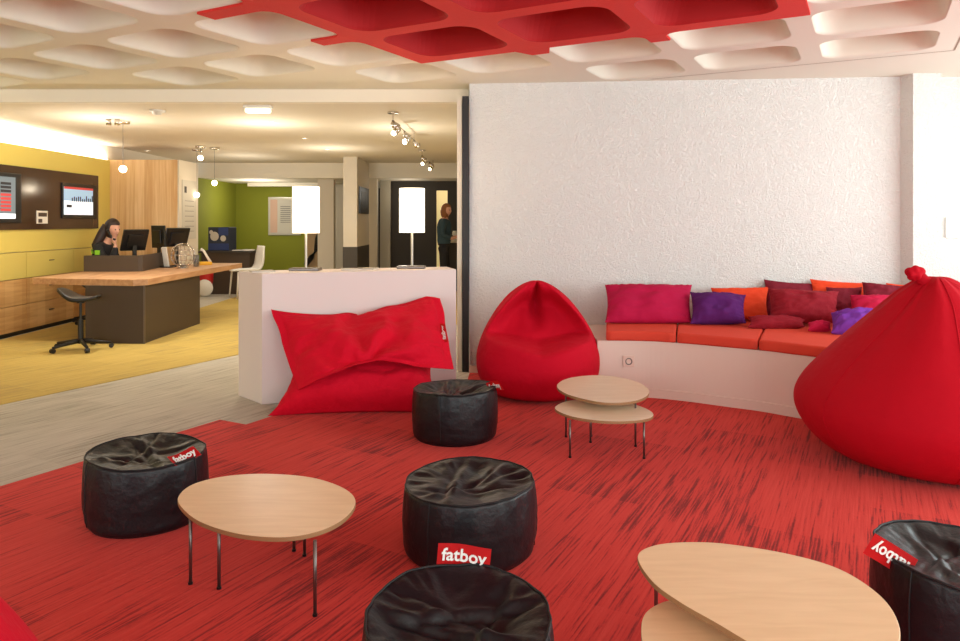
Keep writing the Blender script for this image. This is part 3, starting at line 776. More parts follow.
pouf(1.60, 2.36, .57, .31, 0, 14, 'black nylon pouf cut by the right edge, red tag sticking out on its left', 2.75, Matrix.Translation((-.275, -.035, .318)) @ Matrix.Rotation(math.radians(212), 4, 'Y') @ Matrix.Translation((0, 0, -.035)))

# ------------------------------------------------------------------ teardrop bean bags
def bag(name, loc, rz, R, prof, m, label, deform, seg=128, group=None):
    t = empty(name, loc, rz, label, 'bean bag', group)
    pp = smooth_open([(r, 0, z) for r, z in prof], 7); bm = bmesh.new(); rings = []
    for p in pp:
        rings.append([bm.verts.new(deform(Vector((max(p.x, .0005)*math.cos(2*math.pi*k/seg), max(p.x, .0005)*math.sin(2*math.pi*k/seg), p.z)), 2*math.pi*k/seg)) for k in range(seg)])
    for a, b in zip(rings, rings[1:]):
        for k in range(seg): bm.faces.new((a[k], a[(k+1) % seg], b[(k+1) % seg], b[k]))
    bm.faces.new(rings[0]); bm.faces.new(rings[-1])
    link('body', bm, m, t, True)
    return t, pp
# right-hand one, seen from behind
def defA(p, th):
    h = p.z
    q = Vector(p)
    r = math.hypot(p.x, p.y)
    if r > 1e-3:
        k = .020*math.sin(th*3+1.0)*ss(.2, .9, h) + .018*nz((math.cos(th)*1.3, math.sin(th)*1.3, h*1.4), 1, 21)
        k += .018*nz((math.cos(th)*6, math.sin(th)*6, h*.8), 1, 23)*ss(.45, 1.0, h)
        q.x += k*p.x/r; q.y += k*p.y/r
    q.x += .03*ss(.2, 1.1, h) - .03*ss(.9, 1.15, h); q.y += -.06*ss(.3, 1.1, h)
    if q.y > .5: q.y = .5 + (q.y-.5)*.55
    q.z = max(0, q.z)
    return q
profA = [(0, 0), (.25, 0), (.42, .012), (.56, .07), (.67, .18), (.725, .31), (.70, .43), (.60, .57), (.47, .71), (.335, .85), (.215, .97), (.12, 1.04), (.055, 1.075), (.0, 1.08)]
ta, ppA = bag('bean_bag', (2.62, 4.2, .006), 0, .72, profA, M['redbag2'], 'huge teardrop-shaped red bean bag with a knotted tip at the right', defA)
bm = bmesh.new(); rr = random.Random(1)
bmesh.ops.create_icosphere(bm, subdivisions=4, radius=1)
for v in bm.verts:
    c = v.co.copy(); c = Vector((c.x*.06, c.y*.045, c.z*.055)); c *= 1 + .35*nz(v.co*1.5, 1, 3)
    v.co = c*.85 + Vector((-.125, -.07, 1.10))
tube(bm, [(-.03, -.05, 1.0), (-.07, -.06, 1.055), (-.11, -.07, 1.09)], [.09, .035, .035], 12)
link('knot', bm, M['redbag2'], ta, True)
for a in (-1.9, -1.05, -2.9, .2):
    bm = bmesh.new(); tube(bm, [defA(Vector((p.x*math.cos(a), p.x*math.sin(a), p.z)), a)*1.0 + Vector((math.cos(a), math.sin(a), 0))*.0005 for p in ppA[10:-8]], .0035, 5)
    link('seam', bm, M['redbag2'], ta, True)
# centre one, hollowed as a seat facing the room
def defB(p, th):
    h = p.z; q = Vector(p); r = math.hypot(p.x, p.y)
    f = math.atan2(math.sin(th+math.pi/2), math.cos(th+math.pi/2))     # 0 = toward the room
    if r > 1e-3:
        k = .014*nz((math.cos(th)*1.4, math.sin(th)*1.4, h*2), 1, 31) + .014*nz((math.cos(th)*5, math.sin(th)*5, h*1.5), 1, 33)*ss(.3, .8, h)
        q.x += k*p.x/r; q.y += k*p.y/r
        wid = 1.05 - .35*ss(.5, .85, h)
        side = math.exp(-(f/wid)**4)
        dent = ss(.355+.09*abs(f), .415+.09*abs(f), h)*(1-ss(.72, .93, h)*.85)
        q.y += side*dent*.42*min(1, r/.33)
        # central crease under the tip
        q.y += .16*math.exp(-(f/.13)**2)*ss(.48, .66, h)*(1-ss(.84, .92, h))
        q.z += .03*math.exp(-((h-.42)/.07)**2)*math.exp(-(f/1.0)**4)
    q.y += .08*ss(.3, .9, h); q.z = max(0, q.z)
    return q
profB = [(0, 0), (.2, 0), (.33, .01), (.43, .06), (.49, .17), (.50, .30), (.48, .40), (.45, .48), (.41, .56), (.36, .64), (.30, .72), (.225, .80), (.13, .87), (.05, .905), (.0, .91)]
tb, ppB = bag('bean_bag', (.47, 5.88, .006), 0, .5, profB, M['redbag'], 'egg-shaped red bean bag with a hollowed seat against the textured wall', defB)
# corner of one more bag at the bottom left
def defC(p, th):
    q = Vector(p); k = .02*nz((math.cos(th)*1.5, math.sin(th)*1.5, p.z*2), 1, 41); r = math.hypot(p.x, p.y)
    if r > 1e-3: q.x += k*p.x/r; q.y += k*p.y/r
    q.z = max(0, q.z); return q
profC = [(0, 0), (.25, 0), (.38, .01), (.49, .06), (.56, .17), (.57, .28), (.54, .40), (.45, .55), (.34, .68), (.21, .80), (.09, .88), (0, .9)]
bag('bean_bag', (-1.39, 1.30, .006), 0, .57, profC, M['redbag'], 'red bean bag of which only a corner shows at the bottom left', defC)

# ------------------------------------------------------------------ big red floor cushion leaning on the counter
fc = empty('floor_cushion', (-1.0, 5.5, 0), 0, 'large scarlet floor cushion folded over and leaning on the white counter', 'cushion')
def eb(s, t):
    return Vector((0, 0, -.03*math.sin(math.pi*s)*(1-t)*0)) 
lowb = [Q(267, 417, 5.17), Q(452, 414, 5.25), Q(436, 352, 5.86), Q(290, 352, 5.60)]
def shp(co):
    return Vector((co.x, co.y, max(co.z, .008)))
o = pillow('body', M['redpil'], None, lowb, .34, n=48, flange=.02, seed=4, wr=.3, pinch=.07, pw=3.0, asym=.3, shape=shp)
wparent(o, fc)
def ef(s, t):
    up = Vector((0, 0, 1)); o = Vector((0, 0, 0))
    o += up*(.165*math.sin(math.pi*s)**1.1*(1-t)**1.2)          # lower hem arches up
    o -= up*(.085*math.sin(math.pi*s**.85))*t**2                # top edge sags between its corners
    o += Vector((0, -1, 0))*(.21*math.sin(math.pi*s)**.8+.02*math.sin(9*s))*(1-t)
    o += up*.016*nz((s*6, 0, 0), 1, 9)*(1-t)
    o += Vector((.015*nz((0, t*4, 0), 1, 8), 0, 0))
    c_ = max(0, (s+t)-1.92)
    o += Vector((-.45*c_, 0, -.45*c_))
    return o
fl = [Q(297, 389, 5.12), Q(453, 370, 5.44), Q(440, 293, 5.84), Q(272, 309.5, 5.50)]
def fshape(co):
    # folds: fan of creases running from the hem's middle up to the top edge
    cx, cz = -.80, .44
    a = math.atan2(co.x-cx, co.z-cz+.02); rr_ = math.hypot(co.x-cx, co.z-cz)
    k = ss(.02, .10, rr_)*(1-ss(.26, .66, rr_))
    w = math.sin(a*6+1.2*nz(co, 4, 5)*2); w = 1-2*(1-abs(w))**1.0 if False else w
    d = .045*k*w + .012*math.sin(co.x*38+6*nz(co, 3, 2))*math.exp(-((co.z-.50)/.07)**2) + .03*nz(co, 5, 11)*(1-ss(.3, .6, rr_)) 
    dip = .09*math.exp(-((co.x+.86)/.2)**2)*math.exp(-((co.z-.62)/.17)**2)
    n = Vector((cnrm.x, cnrm.y, .35)).normalized()
    return co + n*(d - dip)
o = pillow('folded_top', M['redpil'], None, fl, .17, n=96, flange=.09, seed=6, wr=.55, pinch=.0, edge=ef, pw=2.2, asym=.35, shape=fshape)
wparent(o, fc)
bm = bmesh.new(); q0 = Q(441, 321, 5.70)
for i in range(2): pass
b0, b1, b2, b3 = Q(442, 342, 5.52), Q(448, 342, 5.50), Q(445, 324, 5.56), Q(439.5, 323, 5.60)
bm.faces.new([bm.verts.new(v) for v in (b0, b1, b2, b3)]); bmesh.ops.solidify(bm, geom=bm.faces[:], thickness=.003)
o = link('brand_tag', bm, M['tag']); wparent(o, fc)
d = (b3-b0).normalized(); side = (b1-b0).normalized(); nn = d.cross(side)
mt = Matrix((( d.x, -side.x, -nn.x, 0), (d.y, -side.y, -nn.y, 0), (d.z, -side.z, -nn.z, 0), (0, 0, 0, 1)))
ctr = (b0+b1+b2+b3)/4; nz_ = -nn if (-nn).dot(ctr-Vector((0, 0, HC))) < 0 else nn
text_mesh('fatboy', .045, M['white'], o, Matrix.Translation(ctr + nz_*.004) @ mt, bold=.001)

# ------------------------------------------------------------------ bench
front = [(.94, 5.755), (1.18, 5.745), (1.385, 5.71), (1.62, 5.60), (1.85, 5.45), (2.07, 5.31), (2.25, 5.14), (2.45, 4.98), (2.75, 4.86), (3.2, 4.78), (3.9, 4.72), (4.6, 4.70)]
fs = [Vector((p.x, p.y)) for p in smooth_open([(a, b, 0) for a, b in front], 6)]
pts = [tuple(p) for p in fs] + [(4.6, 6.28), (4.05, 6.27), (3.76, 6.27), (3.7, zw(3.7)-.01), (.94, zw(.94)-.005)]
bn = empty('bench', (2, 6, 0), 0, 'white plastered curved bench built against the textured wall', 'bench')
wparent(prism('base', pts, 0, .452, M['bench']), bn)
bm = bmesh.new(); 
sk = [Vector((p.x, p.y-.012)) for p in fs]
for a, b in zip(sk, sk[1:]):
    v = [bm.verts.new((a.x, a.y, .006)), bm.verts.new((b.x, b.y, .006)), bm.verts.new((b.x, b.y, .075)), bm.verts.new((a.x, a.y, .075)),]
    bm.faces.new(v); w = [bm.verts.new((a.x, a.y+.013, .08)), bm.verts.new((b.x, b.y+.013, .08))]; bm.faces.new((v[3], v[2], w[1], w[0]))
bmesh.ops.remove_doubles(bm, verts=bm.verts, dist=.0005)
wparent(link('skirting', bm, M['bench']), bn)
def front_at(x):
    for a, b in zip(fs, fs[1:]):
        if a.x <= x <= b.x: return a.y + (b.y-a.y)*(x-a.x)/(b.x-a.x)
    return fs[-1].y
cuts = [(1.0, 1.15), (1.535, 1.79), (2.05, 2.58), (2.62, 3.3), (3.5, 3.6), (4.5, 4.5)]
labs = ['orange-red seat pad at the left end of the bench, under the magenta cushion', 'orange-red seat pad second from the bench left end, under the dark purple cushion', 'orange-red seat pad in the middle of the bench, under the maroon cushions', 'orange-red seat pad mostly hidden behind the huge bean bag', 'orange-red seat pad at the right end of the bench, beyond the huge bean bag']
for k, ((f0, b0_), (f1, b1_)) in enumerate(zip(cuts, cuts[1:])):
    g = .004; pl = []
    n = 10
    for i in range(n+1):
        x = f0+g + (f1-f0-2*g)*i/n; pl.append((x, front_at(x)-.02))
    pl += [(b1_-g, min(6.2, zw(b1_)-.10) if b1_ > 3.5 else zw(b1_)-.10), (b0_+g, min(6.2, zw(b0_)-.10) if b0_ > 3.5 else zw(b0_)-.10)]
    o = prism('seat_pad', pl, .453, .533, M['orangeseat'], bev=.018, seg=4); tag(o, labs[k], 'cushion', 'seat pads along the curved bench')
    for p in o.data.polygons: p.use_smooth = len(p.vertices) == 4 and p.area < .02
# socket on the bench front
sx = 1.185; sy = front_at(sx)
t = empty('wall_socket', (sx, sy-.002, .29), 0, 'round power socket set in the front of the white bench', 'socket')
bm = bmesh.new(); bx(bm, -.045, .045, -.008, 0, -.045, .045, 0, .004); link('plate', bm, M['outlet'], t)
bm = bmesh.new(); lathe(bm, [(.026, 0), (.028, .004), (.022, .004), (.020, -.001), (0, -.001)], 24); bm.transform(Matrix.Translation((0, -.0082, 0)) @ Matrix.Rotation(math.pi/2, 4, 'X')); link('ring', bm, M['steel'], t, True)

# bench cushions: x0,y0,x1,y1 (photo box) , depth bottom/top, thickness, tilt
def bp(x0, y0, x1, y1, db, dt, T, m, label, seed, skew=0, rot=0, pinch=.05, wr=.4):
    cs = [Q(x0, y1, db), Q(x1, y1-rot, db), Q(x1-skew, y0+rot, dt), Q(x0-skew, y0, dt)]
    for i in (0, 1): cs[i].z = max(cs[i].z, .55)
    t = empty('throw_cushion', ((cs[0]+cs[1])/2), 0, label, 'cushion', 'throw cushions piled on the curved bench')
    o = pillow('cover', M[m], None, cs, T*1.25, n=34, seed=seed, wr=wr*1.5, pinch=pinch); wparent(o, t)
    bm = bmesh.new()
    for a, b in zip(cs, cs[1:]+cs[:1]): pass
    return t
bp(605, 285, 692, 325, 6.10, 6.42, .16, 'magenta', 'wide magenta cushion at the left end of the bench', 1, 0, 0, .03)
bp(690, 292, 746, 326, 6.02, 6.25, .17, 'purple', 'dark purple cushion beside the magenta one', 2, 0, 3)
bp(711, 288, 769, 322, 6.26, 6.46, .12, 'orange', 'bright orange cushion behind the dark purple one', 3, 0, -1)
bp(764, 279.5, 822, 322, 6.36, 6.50, .10, 'wine', 'dark wine cushion at the back, above the maroon one', 4, 0, 4, .04)
bp(768, 288.5, 839, 326, 5.98, 6.14, .20, 'maroon', 'plump maroon cushion in front at the middle of the bench', 5, 0, 3)
bp(748, 317, 805, 329.5, 5.83, 5.96, .09, 'maroon', 'flat dark red cushion lying before the orange one', 6, 0, 3)
bp(810, 279, 866, 305, 6.38, 6.46, .08, 'orange', 'orange cushion farthest back, topmost behind the wine ones', 7, 0, 4)
bp(826, 287, 862, 318, 6.22, 6.34, .10, 'wine', 'wine red cushion between the plump maroon and the magenta pink one', 8)
bp(862, 282, 908, 306, 6.14, 6.24, .12, 'wine', 'wine red cushion behind the magenta pink one at the right', 9, 0, 5)
bp(850, 295, 903, 322, 5.88, 6.02, .16, 'pink', 'magenta pink cushion in front, right of the middle of the bench', 10, 0, 1)
bp(831, 313, 876, 333, 5.52, 5.72, .13, 'lilac', 'violet cushion lying beside the huge bean bag', 11, 0, -4)
bp(808, 323, 831, 332, 5.66, 5.74, .07, 'pink', 'small pink cushion corner between maroon and violet cushions', 12)
bp(886, 283, 926, 306, 6.28, 6.30, .06, 'orange', 'orange cushion nearest the pier behind the knotted tip', 13, 0, 2)
bp(904, 285, 935, 312, 6.05, 6.12, .10, 'lilac', 'violet cushion peeping out beside the knotted tip', 14)
bp(936, 290, 990, 318, 5.9, 6.1, .14, 'wine', 'wine red cushion right of the huge bean bag at the photo edge', 15, 0, 0)

# ------------------------------------------------------------------ low tables
def table(name, outline, h, legs, m, label, group, n=8, th=.018):
    pts = [P(a, b, h) for a, b in outline]; c = sum(pts, Vector())/len(pts)
    t = empty(name, (c.x, c.y, .006), 0, label, 'table', group)
    loop = smooth_loop([p-c for p in pts], n)
    prism('tabletop', [(p.x, p.y) for p in loop], h-th-.006, h-.006, [m, M['plyedge']], t, bev=.003, edge_mi=1)
    for lg in legs:
        q = P(lg[0], lg[1], 0.006) - c
        bm = bmesh.new(); tube(bm, [(q.x, q.y, 0), (q.x, q.y, h-th-.006)], .0065, 10); l = link('leg', bm, M['steel'], t, True)
        bm = bmesh.new(); tube(bm, [(q.x, q.y, 0), (q.x, q.y, .008)], .009, 10); link('foot', bm, M['black'], l)
    return t
table('side_table', [(178, 497), (193, 484), (225, 476), (265, 473.5), (310, 477), (342, 487), (355.5, 500), (347, 516), (322, 530), (285, 537), (240, 534), (203, 523), (184, 510)], .292,
      [(190.5, 584), (219, 589), (315, 616), (294, 551), (304.5, 556)], M['birch'], 'single low birch table with a rounded triangular top beside the left pouf', 'low birch tables')
table('side_table', [(557, 385), (567, 378.5), (590, 375.3), (615, 376.5), (638, 382), (649, 390), (645, 397), (630, 401.5), (605, 402.5), (580, 398), (563, 392)], .305,
      [(566, 437), (635.5, 446.5), (591, 436.5)], M['birch2'], 'upper oval birch table of the nested pair before the bench', 'low birch tables')
table('side_table', [(555, 407), (565, 401.5), (585, 399), (615, 400), (640, 406), (653, 413), (648, 418.5), (625, 421), (600, 420.5), (575, 417), (560, 412)], .245,
      [(570, 457.5), (590.5, 442.5), (644, 458.5)], M['birch2'], 'lower oval birch table of the nested pair before the bench', 'low birch tables')
table('side_table', [(637.5, 556), (655, 545), (690, 541.8), (730, 544), (790, 554), (840, 569), (880, 595), (899, 624), (896, 652), (870, 672), (825, 676), (780, 660), (740, 637), (715, 622), (680, 602), (652, 581)], .305,
      [(656, 628), (845, 715), (795, 700)], M['birch'], 'upper leaf-shaped birch table of the nested pair in the right foreground', 'low birch tables')
table('side_table', [(641, 630), (647, 611), (670, 600), (700, 603), (750, 625), (800, 665), (810, 710), (775, 745), (720, 740), (670, 700), (647, 660)], .245,
      [(672, 700), (760, 800), (775, 715)], M['birch'], 'lower birch table mostly under the leaf-shaped one in the right foreground', 'low birch tables')

# ------------------------------------------------------------------ ceiling fittings
def pendant(px, cy, by, d, label):
    top = Vector(((px-CX)*d/F, d, 2.58)); bz = HC-(by-HY)*d/F
    t = empty('pendant_light', top, 0, label, 'light', 'bare bulb pendants over the reception')
    bm = bmesh.new(); lathe(bm, [(0, -.035), (.075, -.03), (.08, 0), (0, 0)], 24); link('canopy', bm, M['chrome'], t, True)
    bm = bmesh.new(); tube(bm, [(0, 0, -.03), (0, 0, bz-2.58+.03)], .003, 6); link('cord', bm, M['steel'], t)
    bm = bmesh.new(); bmesh.ops.create_uvsphere(bm, u_segments=18, v_segments=12, radius=.042, matrix=Matrix.Translation((0, 0, bz-2.58))); link('bulb', bm, M['bulb'], t, True)
    return Vector((top.x, top.y, bz))
def cd(y, h=2.58): return F*(h-HC)/(HY-y)
b1_ = pendant(200.5, 147, 158, cd(146), 'pendant bulb hanging just under the ceiling, left of the close pair')
b2_ = pendant(214.5, 147, 183, cd(147.5), 'pendant bulb hanging before the green wall, right of the close pair')
b3_ = pendant(197, 147, 195, cd(146)+.5, 'lowest pendant bulb, hanging beside the wall chart')
b4_ = pendant(123, 121, 169, cd(121), 'pendant bulb hanging before the oak wall above the receptionist')
for k, (px, py) in enumerate(((273, 122), (304.5, 138), (327, 149), (147.5, 150.5))):
    d = cd(py); bm = bmesh.new(); lathe(bm, [(.05, 0), (.05, -.006), (.036, -.008), (.034, -.001)], 24); t = empty('downlight', ((px-CX)*d/F, d, 2.579), 0, ['nearest small recessed downlight, left of the white emergency light row', 'second small recessed downlight beyond the emergency light', 'third and farthest small recessed downlight before the beam', 'small recessed downlight above the oak boarded wall'][k], 'light', 'recessed downlights')
    link('rim', bm, M['whitep'], t, True)
    bm = bmesh.new(); lathe(bm, [(0, -.003), (.034, -.003)], 24); link('lens', bm, M['spot'], t)
d = 7.55; t = empty('emergency_light', ((258-CX)*7.3/F, 7.3, 2.58), 0, 'white boxed emergency light fixed under the lower ceiling', 'light')
bm = bmesh.new(); bx(bm, -.14, .14, -.05, .05, -.03, 0, 0, .006); link('housing', bm, M['whitep'], t)
bm = bmesh.new(); bx(bm, -.125, .125, -.045, .045, -.075, -.03, 0, .015); link('diffuser', bm, mat('diffuser', (255, 250, 235), .5, emit=(255, 246, 220), es=1.3), t)
d = 7.7; t = empty('smoke_detector', ((157.5-CX)*7.6/F, 7.6, 2.58), 0, 'round white smoke detector on the lower ceiling', 'detector')
bm = bmesh.new(); lathe(bm, [(0, -.05), (.04, -.048), (.05, -.02), (.075, -.018), (.08, 0), (0, 0)], 28); link('housing', bm, M['whitep'], t, True)
d = cd(121)
t = empty('ceiling_spot', ((119.5-CX)*d/F, d-.15, 2.58), 0, 'small twin-can ceiling spot left of the smoke detector', 'light')
for s in (-.05, .05):
    bm = bmesh.new(); tube(bm, [(s, 0, 0), (s, 0, -.07)], .03, 14); link('can', bm, M['chrome'], t, True)
def cluster(px0, py0, px1, py1, n, label):
    a = Vector(((px0-CX)*cd(py0)/F, cd(py0), 2.58)); b = Vector(((px1-CX)*cd(py1)/F, cd(py1), 2.58))
    t = empty('spot_track', a, 0, label, 'light')
    bm = bmesh.new(); v = b-a; tube(bm, [(0, 0, -.09), (v.x, v.y, -.09)], .007, 8); tube(bm, [(0, 0, 0), (0, 0, -.09)], .007, 8); tube(bm, [(v.x, v.y, 0), (v.x, v.y, -.09)], .007, 8)
    lathe(bm, [(0, -.02), (.06, -.018), (.06, 0), (0, 0)], 20); link('rail', bm, M['chrome'], t)
    for k in range(n):
        p = v*(k/(n-1)) + Vector((0, 0, -.12)); s = (-1)**k
        q = p + Vector((.05*s, -.035, -.05))
        bm = bmesh.new(); tube(bm, [p+Vector((.0, 0, .03)), p, q], [.012, .03, .042], 14); h = link('spot_head', bm, M['chrome'], t, True)
        bm = bmesh.new(); bmesh.ops.create_uvsphere(bm, u_segments=12, v_segments=8, radius=.030, matrix=Matrix.Translation(q + Vector((.006*s, -.004, -.006)))); link('bulb', bm, M['bulb'] if k % 2 else M['chrome'], h, True)
cluster(393, 112, 414, 133, 5, 'chrome track with several spotlights on the ceiling right of centre')
cluster(422, 150, 433, 160, 4, 'smaller chrome spot track farther down the passage ceiling')

# ------------------------------------------------------------------ people
def evalmesh(o):
    bpy.context.view_layer.update()
    me = bpy.data.meshes.new_from_object(o.evaluated_get(bpy.context.evaluated_depsgraph_get()))
    return me
def skin_mesh(chains, sub=2):
    """chains: list of lists of (x,y,z,r); joined where points coincide"""
    idx = {}; vs = []; es = []; rs = []
    for ch in chains:
        prev = None
        for x, y, z, r in ch:
            k = (round(x, 4), round(y, 4), round(z, 4))
            if k not in idx: idx[k] = len(vs); vs.append((x, y, z)); rs.append(r)
            if prev is not None and prev != idx[k]: es.append((prev, idx[k]))
            prev = idx[k]
    me = bpy.data.meshes.new('sk'); me.from_pydata(vs, es, [])
    o = bpy.data.objects.new('sk', me); C.objects.link(o)
    s = o.modifiers.new('skin', 'SKIN'); s.use_smooth_shade = True
    lay = me.skin_vertices[0] if me.skin_vertices else None
    if lay is None:
        bpy.context.view_layer.objects.active = o; bpy.ops.object.skin_root_mark
    for i, r in enumerate(rs):
        rr = r if isinstance(r, tuple) else (r, r)
        me.skin_vertices[0].data[i].radius = rr; me.skin_vertices[0].data[i].use_root = (i == 0)
    u = o.modifiers.new('sub', 'SUBSURF'); u.levels = sub; u.render_levels = sub
    m2 = evalmesh(o); bpy.data.objects.remove(o); return m2
def head_bm(bm, c, yaw, pitch, s=1.0):
    n0 = len(bm.verts)
    r = bmesh.ops.create_uvsphere(bm, u_segments=40, v_segments=28, radius=1)
    for v in r['verts']:
        x, y, z = v.co                       # faces +x
        w = 1 - .28*ss(.1, -1, z)*(1 if x > -.2 else .7)
        px = x*.098*(1-.10*ss(-.2, -1, z)) ; py = y*.076*w; pz = z*.118
        if x > 0:
            px += .020*math.exp(-(y/.16)**2)*math.exp(-((z+.12)/.22)**2)*ss(.2, .7, x)   # nose
            px -= .010*(math.exp(-((y-.38)/.17)**2)+math.exp(-((y+.38)/.17)**2))*math.exp(-((z-.08)/.13)**2)*ss(.2, .6, x)
            px += .008*math.exp(-(y/.3)**2)*math.exp(-((z+.5)/.09)**2)*ss(.2, .6, x)     # lips
            px += .012*math.exp(-(y/.3)**2)*math.exp(-((z+.82)/.15)**2)                   # chin
        v.co = Vector((px, py, pz))*s
    for sd in (-1, 1):                        # ears
        rr = bmesh.ops.create_uvsphere(bm, u_segments=10, v_segments=8, radius=1)
        for v in rr['verts']: v.co = Vector((v.co.x*.017-.005, v.co.y*.009+sd*.074, v.co.z*.03-.005))*s
    mt = Matrix.Translation(c) @ Matrix.Rotation(yaw, 4, 'Z') @ Matrix.Rotation(pitch, 4, 'Y')
    bm.verts.ensure_lookup_table()
    for v in bm.verts[n0:]: v.co = mt @ v.co
    return mt
def hand_chains(w, d, up, s=1, curl=.5):
    """w wrist, d finger direction, up = thumb side"""
    w = Vector(w); d = Vector(d).normalized(); up = Vector(up).normalized(); n = d.cross(up).normalized(); out = []
    pc = w + d*.045
    out.append([(*w, .022), (*pc, (.024))])
    for k, (ln, off) in enumerate(((.068, .026), (.076, .009), (.070, -.009), (.055, -.026))):
        b = w + d*.08 + up*off; c = b + (d*math.cos(curl*.6)+n*math.sin(curl*.6))*ln*.5; e = c + (d*math.cos(curl*1.8)+n*math.sin(curl*1.8))*ln*.5
        out.append([(*pc, .024), (*b, .011), (*c, .0085), (*e, .007)])
    tb = w + d*.03 + up*.03; tc = tb + (d*.6+up*.6+n*.3).normalized()*.035; te = tc + (d+up*.1+n*.4).normalized()*.03
    out.append([(*w, .022), (*tb, .012), (*tc, .0095), (*te, .0085)])
    return out
def person(name, loc, label, chains, hands, headpos, yaw, pitch, hs, clothes, hair, hairtail, hair_m):
    t = empty(name, loc, 0, label, 'person')
    bm = bmesh.new()
    for ch in chains: bm.from_mesh(skin_mesh([ch], 2))
    for hc in hands:
        for ch in hc: bm.from_mesh(skin_mesh([ch], 2))
    mt = head_bm(bm, Vector(headpos), yaw, pitch, hs)
    bmesh.ops.recalc_face_normals(bm, faces=bm.faces)
    me = bpy.data.meshes.new('b'); bm.to_mesh(me); bm.free()
    o = bpy.data.objects.new('b', me); C.objects.link(o); r = o.modifiers.new('r', 'REMESH'); r.mode = 'VOXEL'; r.voxel_size = .0065; r.use_smooth_shade = True
    m2 = evalmesh(o); bpy.data.objects.remove(o); m2.materials.clear(); m2.materials.append(M['skin'])
    body = bpy.data.objects.new('body', m2); C.objects.link(body); body.parent = t
    bm = bmesh.new(); bm.from_mesh(m2); seen = set(); best = []
    for v in bm.verts:
        if v in seen: continue
        st = [v]; comp = []; seen.add(v)
        while st:
            q = st.pop(); comp.append(q)
            for e in q.link_edges:
                w = e.other_vert(q)
                if w not in seen: seen.add(w); st.append(w)
        if len(comp) > len(best): best = comp
    keep = set(best); bmesh.ops.delete(bm, geom=[v for v in bm.verts if v not in keep], context='VERTS'); bm.to_mesh(m2); bm.free()
    for p in m2.polygons: p.use_smooth = True
    for nm, ch, m in clothes:
        bm = bmesh.new()
        for one in ch: bm.from_mesh(skin_mesh([one], 2))
        bmesh.ops.recalc_face_normals(bm, faces=bm.faces); me = bpy.data.meshes.new('c'); bm.to_mesh(me); bm.free()
        o = bpy.data.objects.new('c', me); C.objects.link(o); r = o.modifiers.new('r', 'REMESH'); r.mode = 'VOXEL'; r.voxel_size = .012
        m3 = evalmesh(o); bpy.data.objects.remove(o)
        for v in m3.vertices: v.co += v.normal*.006*nz(v.co, 9, 2)
        m3.materials.clear(); m3.materials.append(M[m]); c = bpy.data.objects.new(nm, m3); C.objects.link(c); c.parent = t
        for p in m3.polygons: p.use_smooth = True
    bm = bmesh.new(); r = bmesh.ops.create_uvsphere(bm, u_segments=36, v_segments=26, radius=1)
    kill = []
    for v in r['verts']:
        x, y, z = v.co
        face = ss(.15, .55, x)*ss(.62, .35, z)
        k = 1.12 - .24*face
        if hair == 'long' and z < 0 and x < .3: k += .12
        v.co = Vector((x*.098*k-.006, y*.076*(k+.03), z*(.118 if z > 0 else (.118 if hair != 'long' else .16))*k + .004))*hs
        v.co += v.co.normalized()*.004*noise.noise(Vector((x*2, y*9, z*2)))
        v.co = mt @ v.co
    h = link('hair', bm, M[hair_m], t, True)
    if hairtail:
        bm = bmesh.new(); tube(bm, [p[:3] for p in hairtail], [p[3] for p in hairtail], 12); link('ponytail', bm, M[hair_m], h, True)
    bm = bmesh.new()
    for sd in (-1, 1):
        rr = bmesh.ops.create_uvsphere(bm, u_segments=10, v_segments=8, radius=.0085*hs)
        for v in rr['verts']: v.co = mt @ (v.co + Vector((.083, sd*.030, .009))*hs)
    link('eyes', bm, M['black'], t, True)
    bm = bmesh.new(); rr = bmesh.ops.create_uvsphere(bm, u_segments=12, v_segments=8, radius=1)
    for v in rr['verts']: v.co = mt @ (Vector((v.co.x*.004+.092, v.co.y*.021, v.co.z*.0065-.060))*hs)
    link('mouth', bm, mat('lips', (170, 84, 78), .5), t, True)
    return t
# receptionist, seated, facing right, phone at her ear. local origin = point under the pelvis
sp = [(0, 0, .62, (.15, .12)), (.03, 0, .78, (.125, .10)), (.08, 0, .93, (.15, .11)), (.125, 0, 1.05, (.13, .09)), (.155, 0, 1.125, (.05, .05)), (.19, 0, 1.19, (.045, .045))]
Lr = []
for s in (-1, 1):
    Lr.append([(0, 0, .62, (.15, .12)), (.06, s*.10, .60, .09), (.40, s*.12, .60, .065), (.40, s*.12, .34, .055), (.38, s*.12, .10, .038), (.44, s*.12, .05, .035), (.54, s*.12, .04, .03)])
near = [(.125, 0, 1.05, .06), (.09, -.165, 1.055, .055), (.20, -.22, .90, .047), (.315, -.20, .83, .042), (.335, -.16, .95, .036), (.335, -.125, 1.10, .024)]
far = [(.125, 0, 1.05, .06), (.09, .165, 1.055, .055), (.17, .20, .88, .045), (.27, .16, .78, .038), (.42, .08, .80, .03), (.47, .05, .81, .022)]
h1 = hand_chains((.335, -.125, 1.10), (-.3, .05, 1), (-.3, -.9, -.1), curl=1.0)
h2 = hand_chains((.47, .05, .81), (1, -.3, -.1), (0, -1, .3), curl=.5)
def fat(ch, k): return [[(x, y, z, (tuple(q+k for q in r) if isinstance(r, tuple) else r+k)) for x, y, z, r in c] for c in ch]
jk = fat([sp[:5], near[:-1] + [(.335, -.135, 1.055, .018)], far[:-1]], .020); tr = fat([[(0, 0, .72, (.14, .11)), (0, 0, .62, (.15, .12))], Lr[0][:5], Lr[1][:5]], .014)
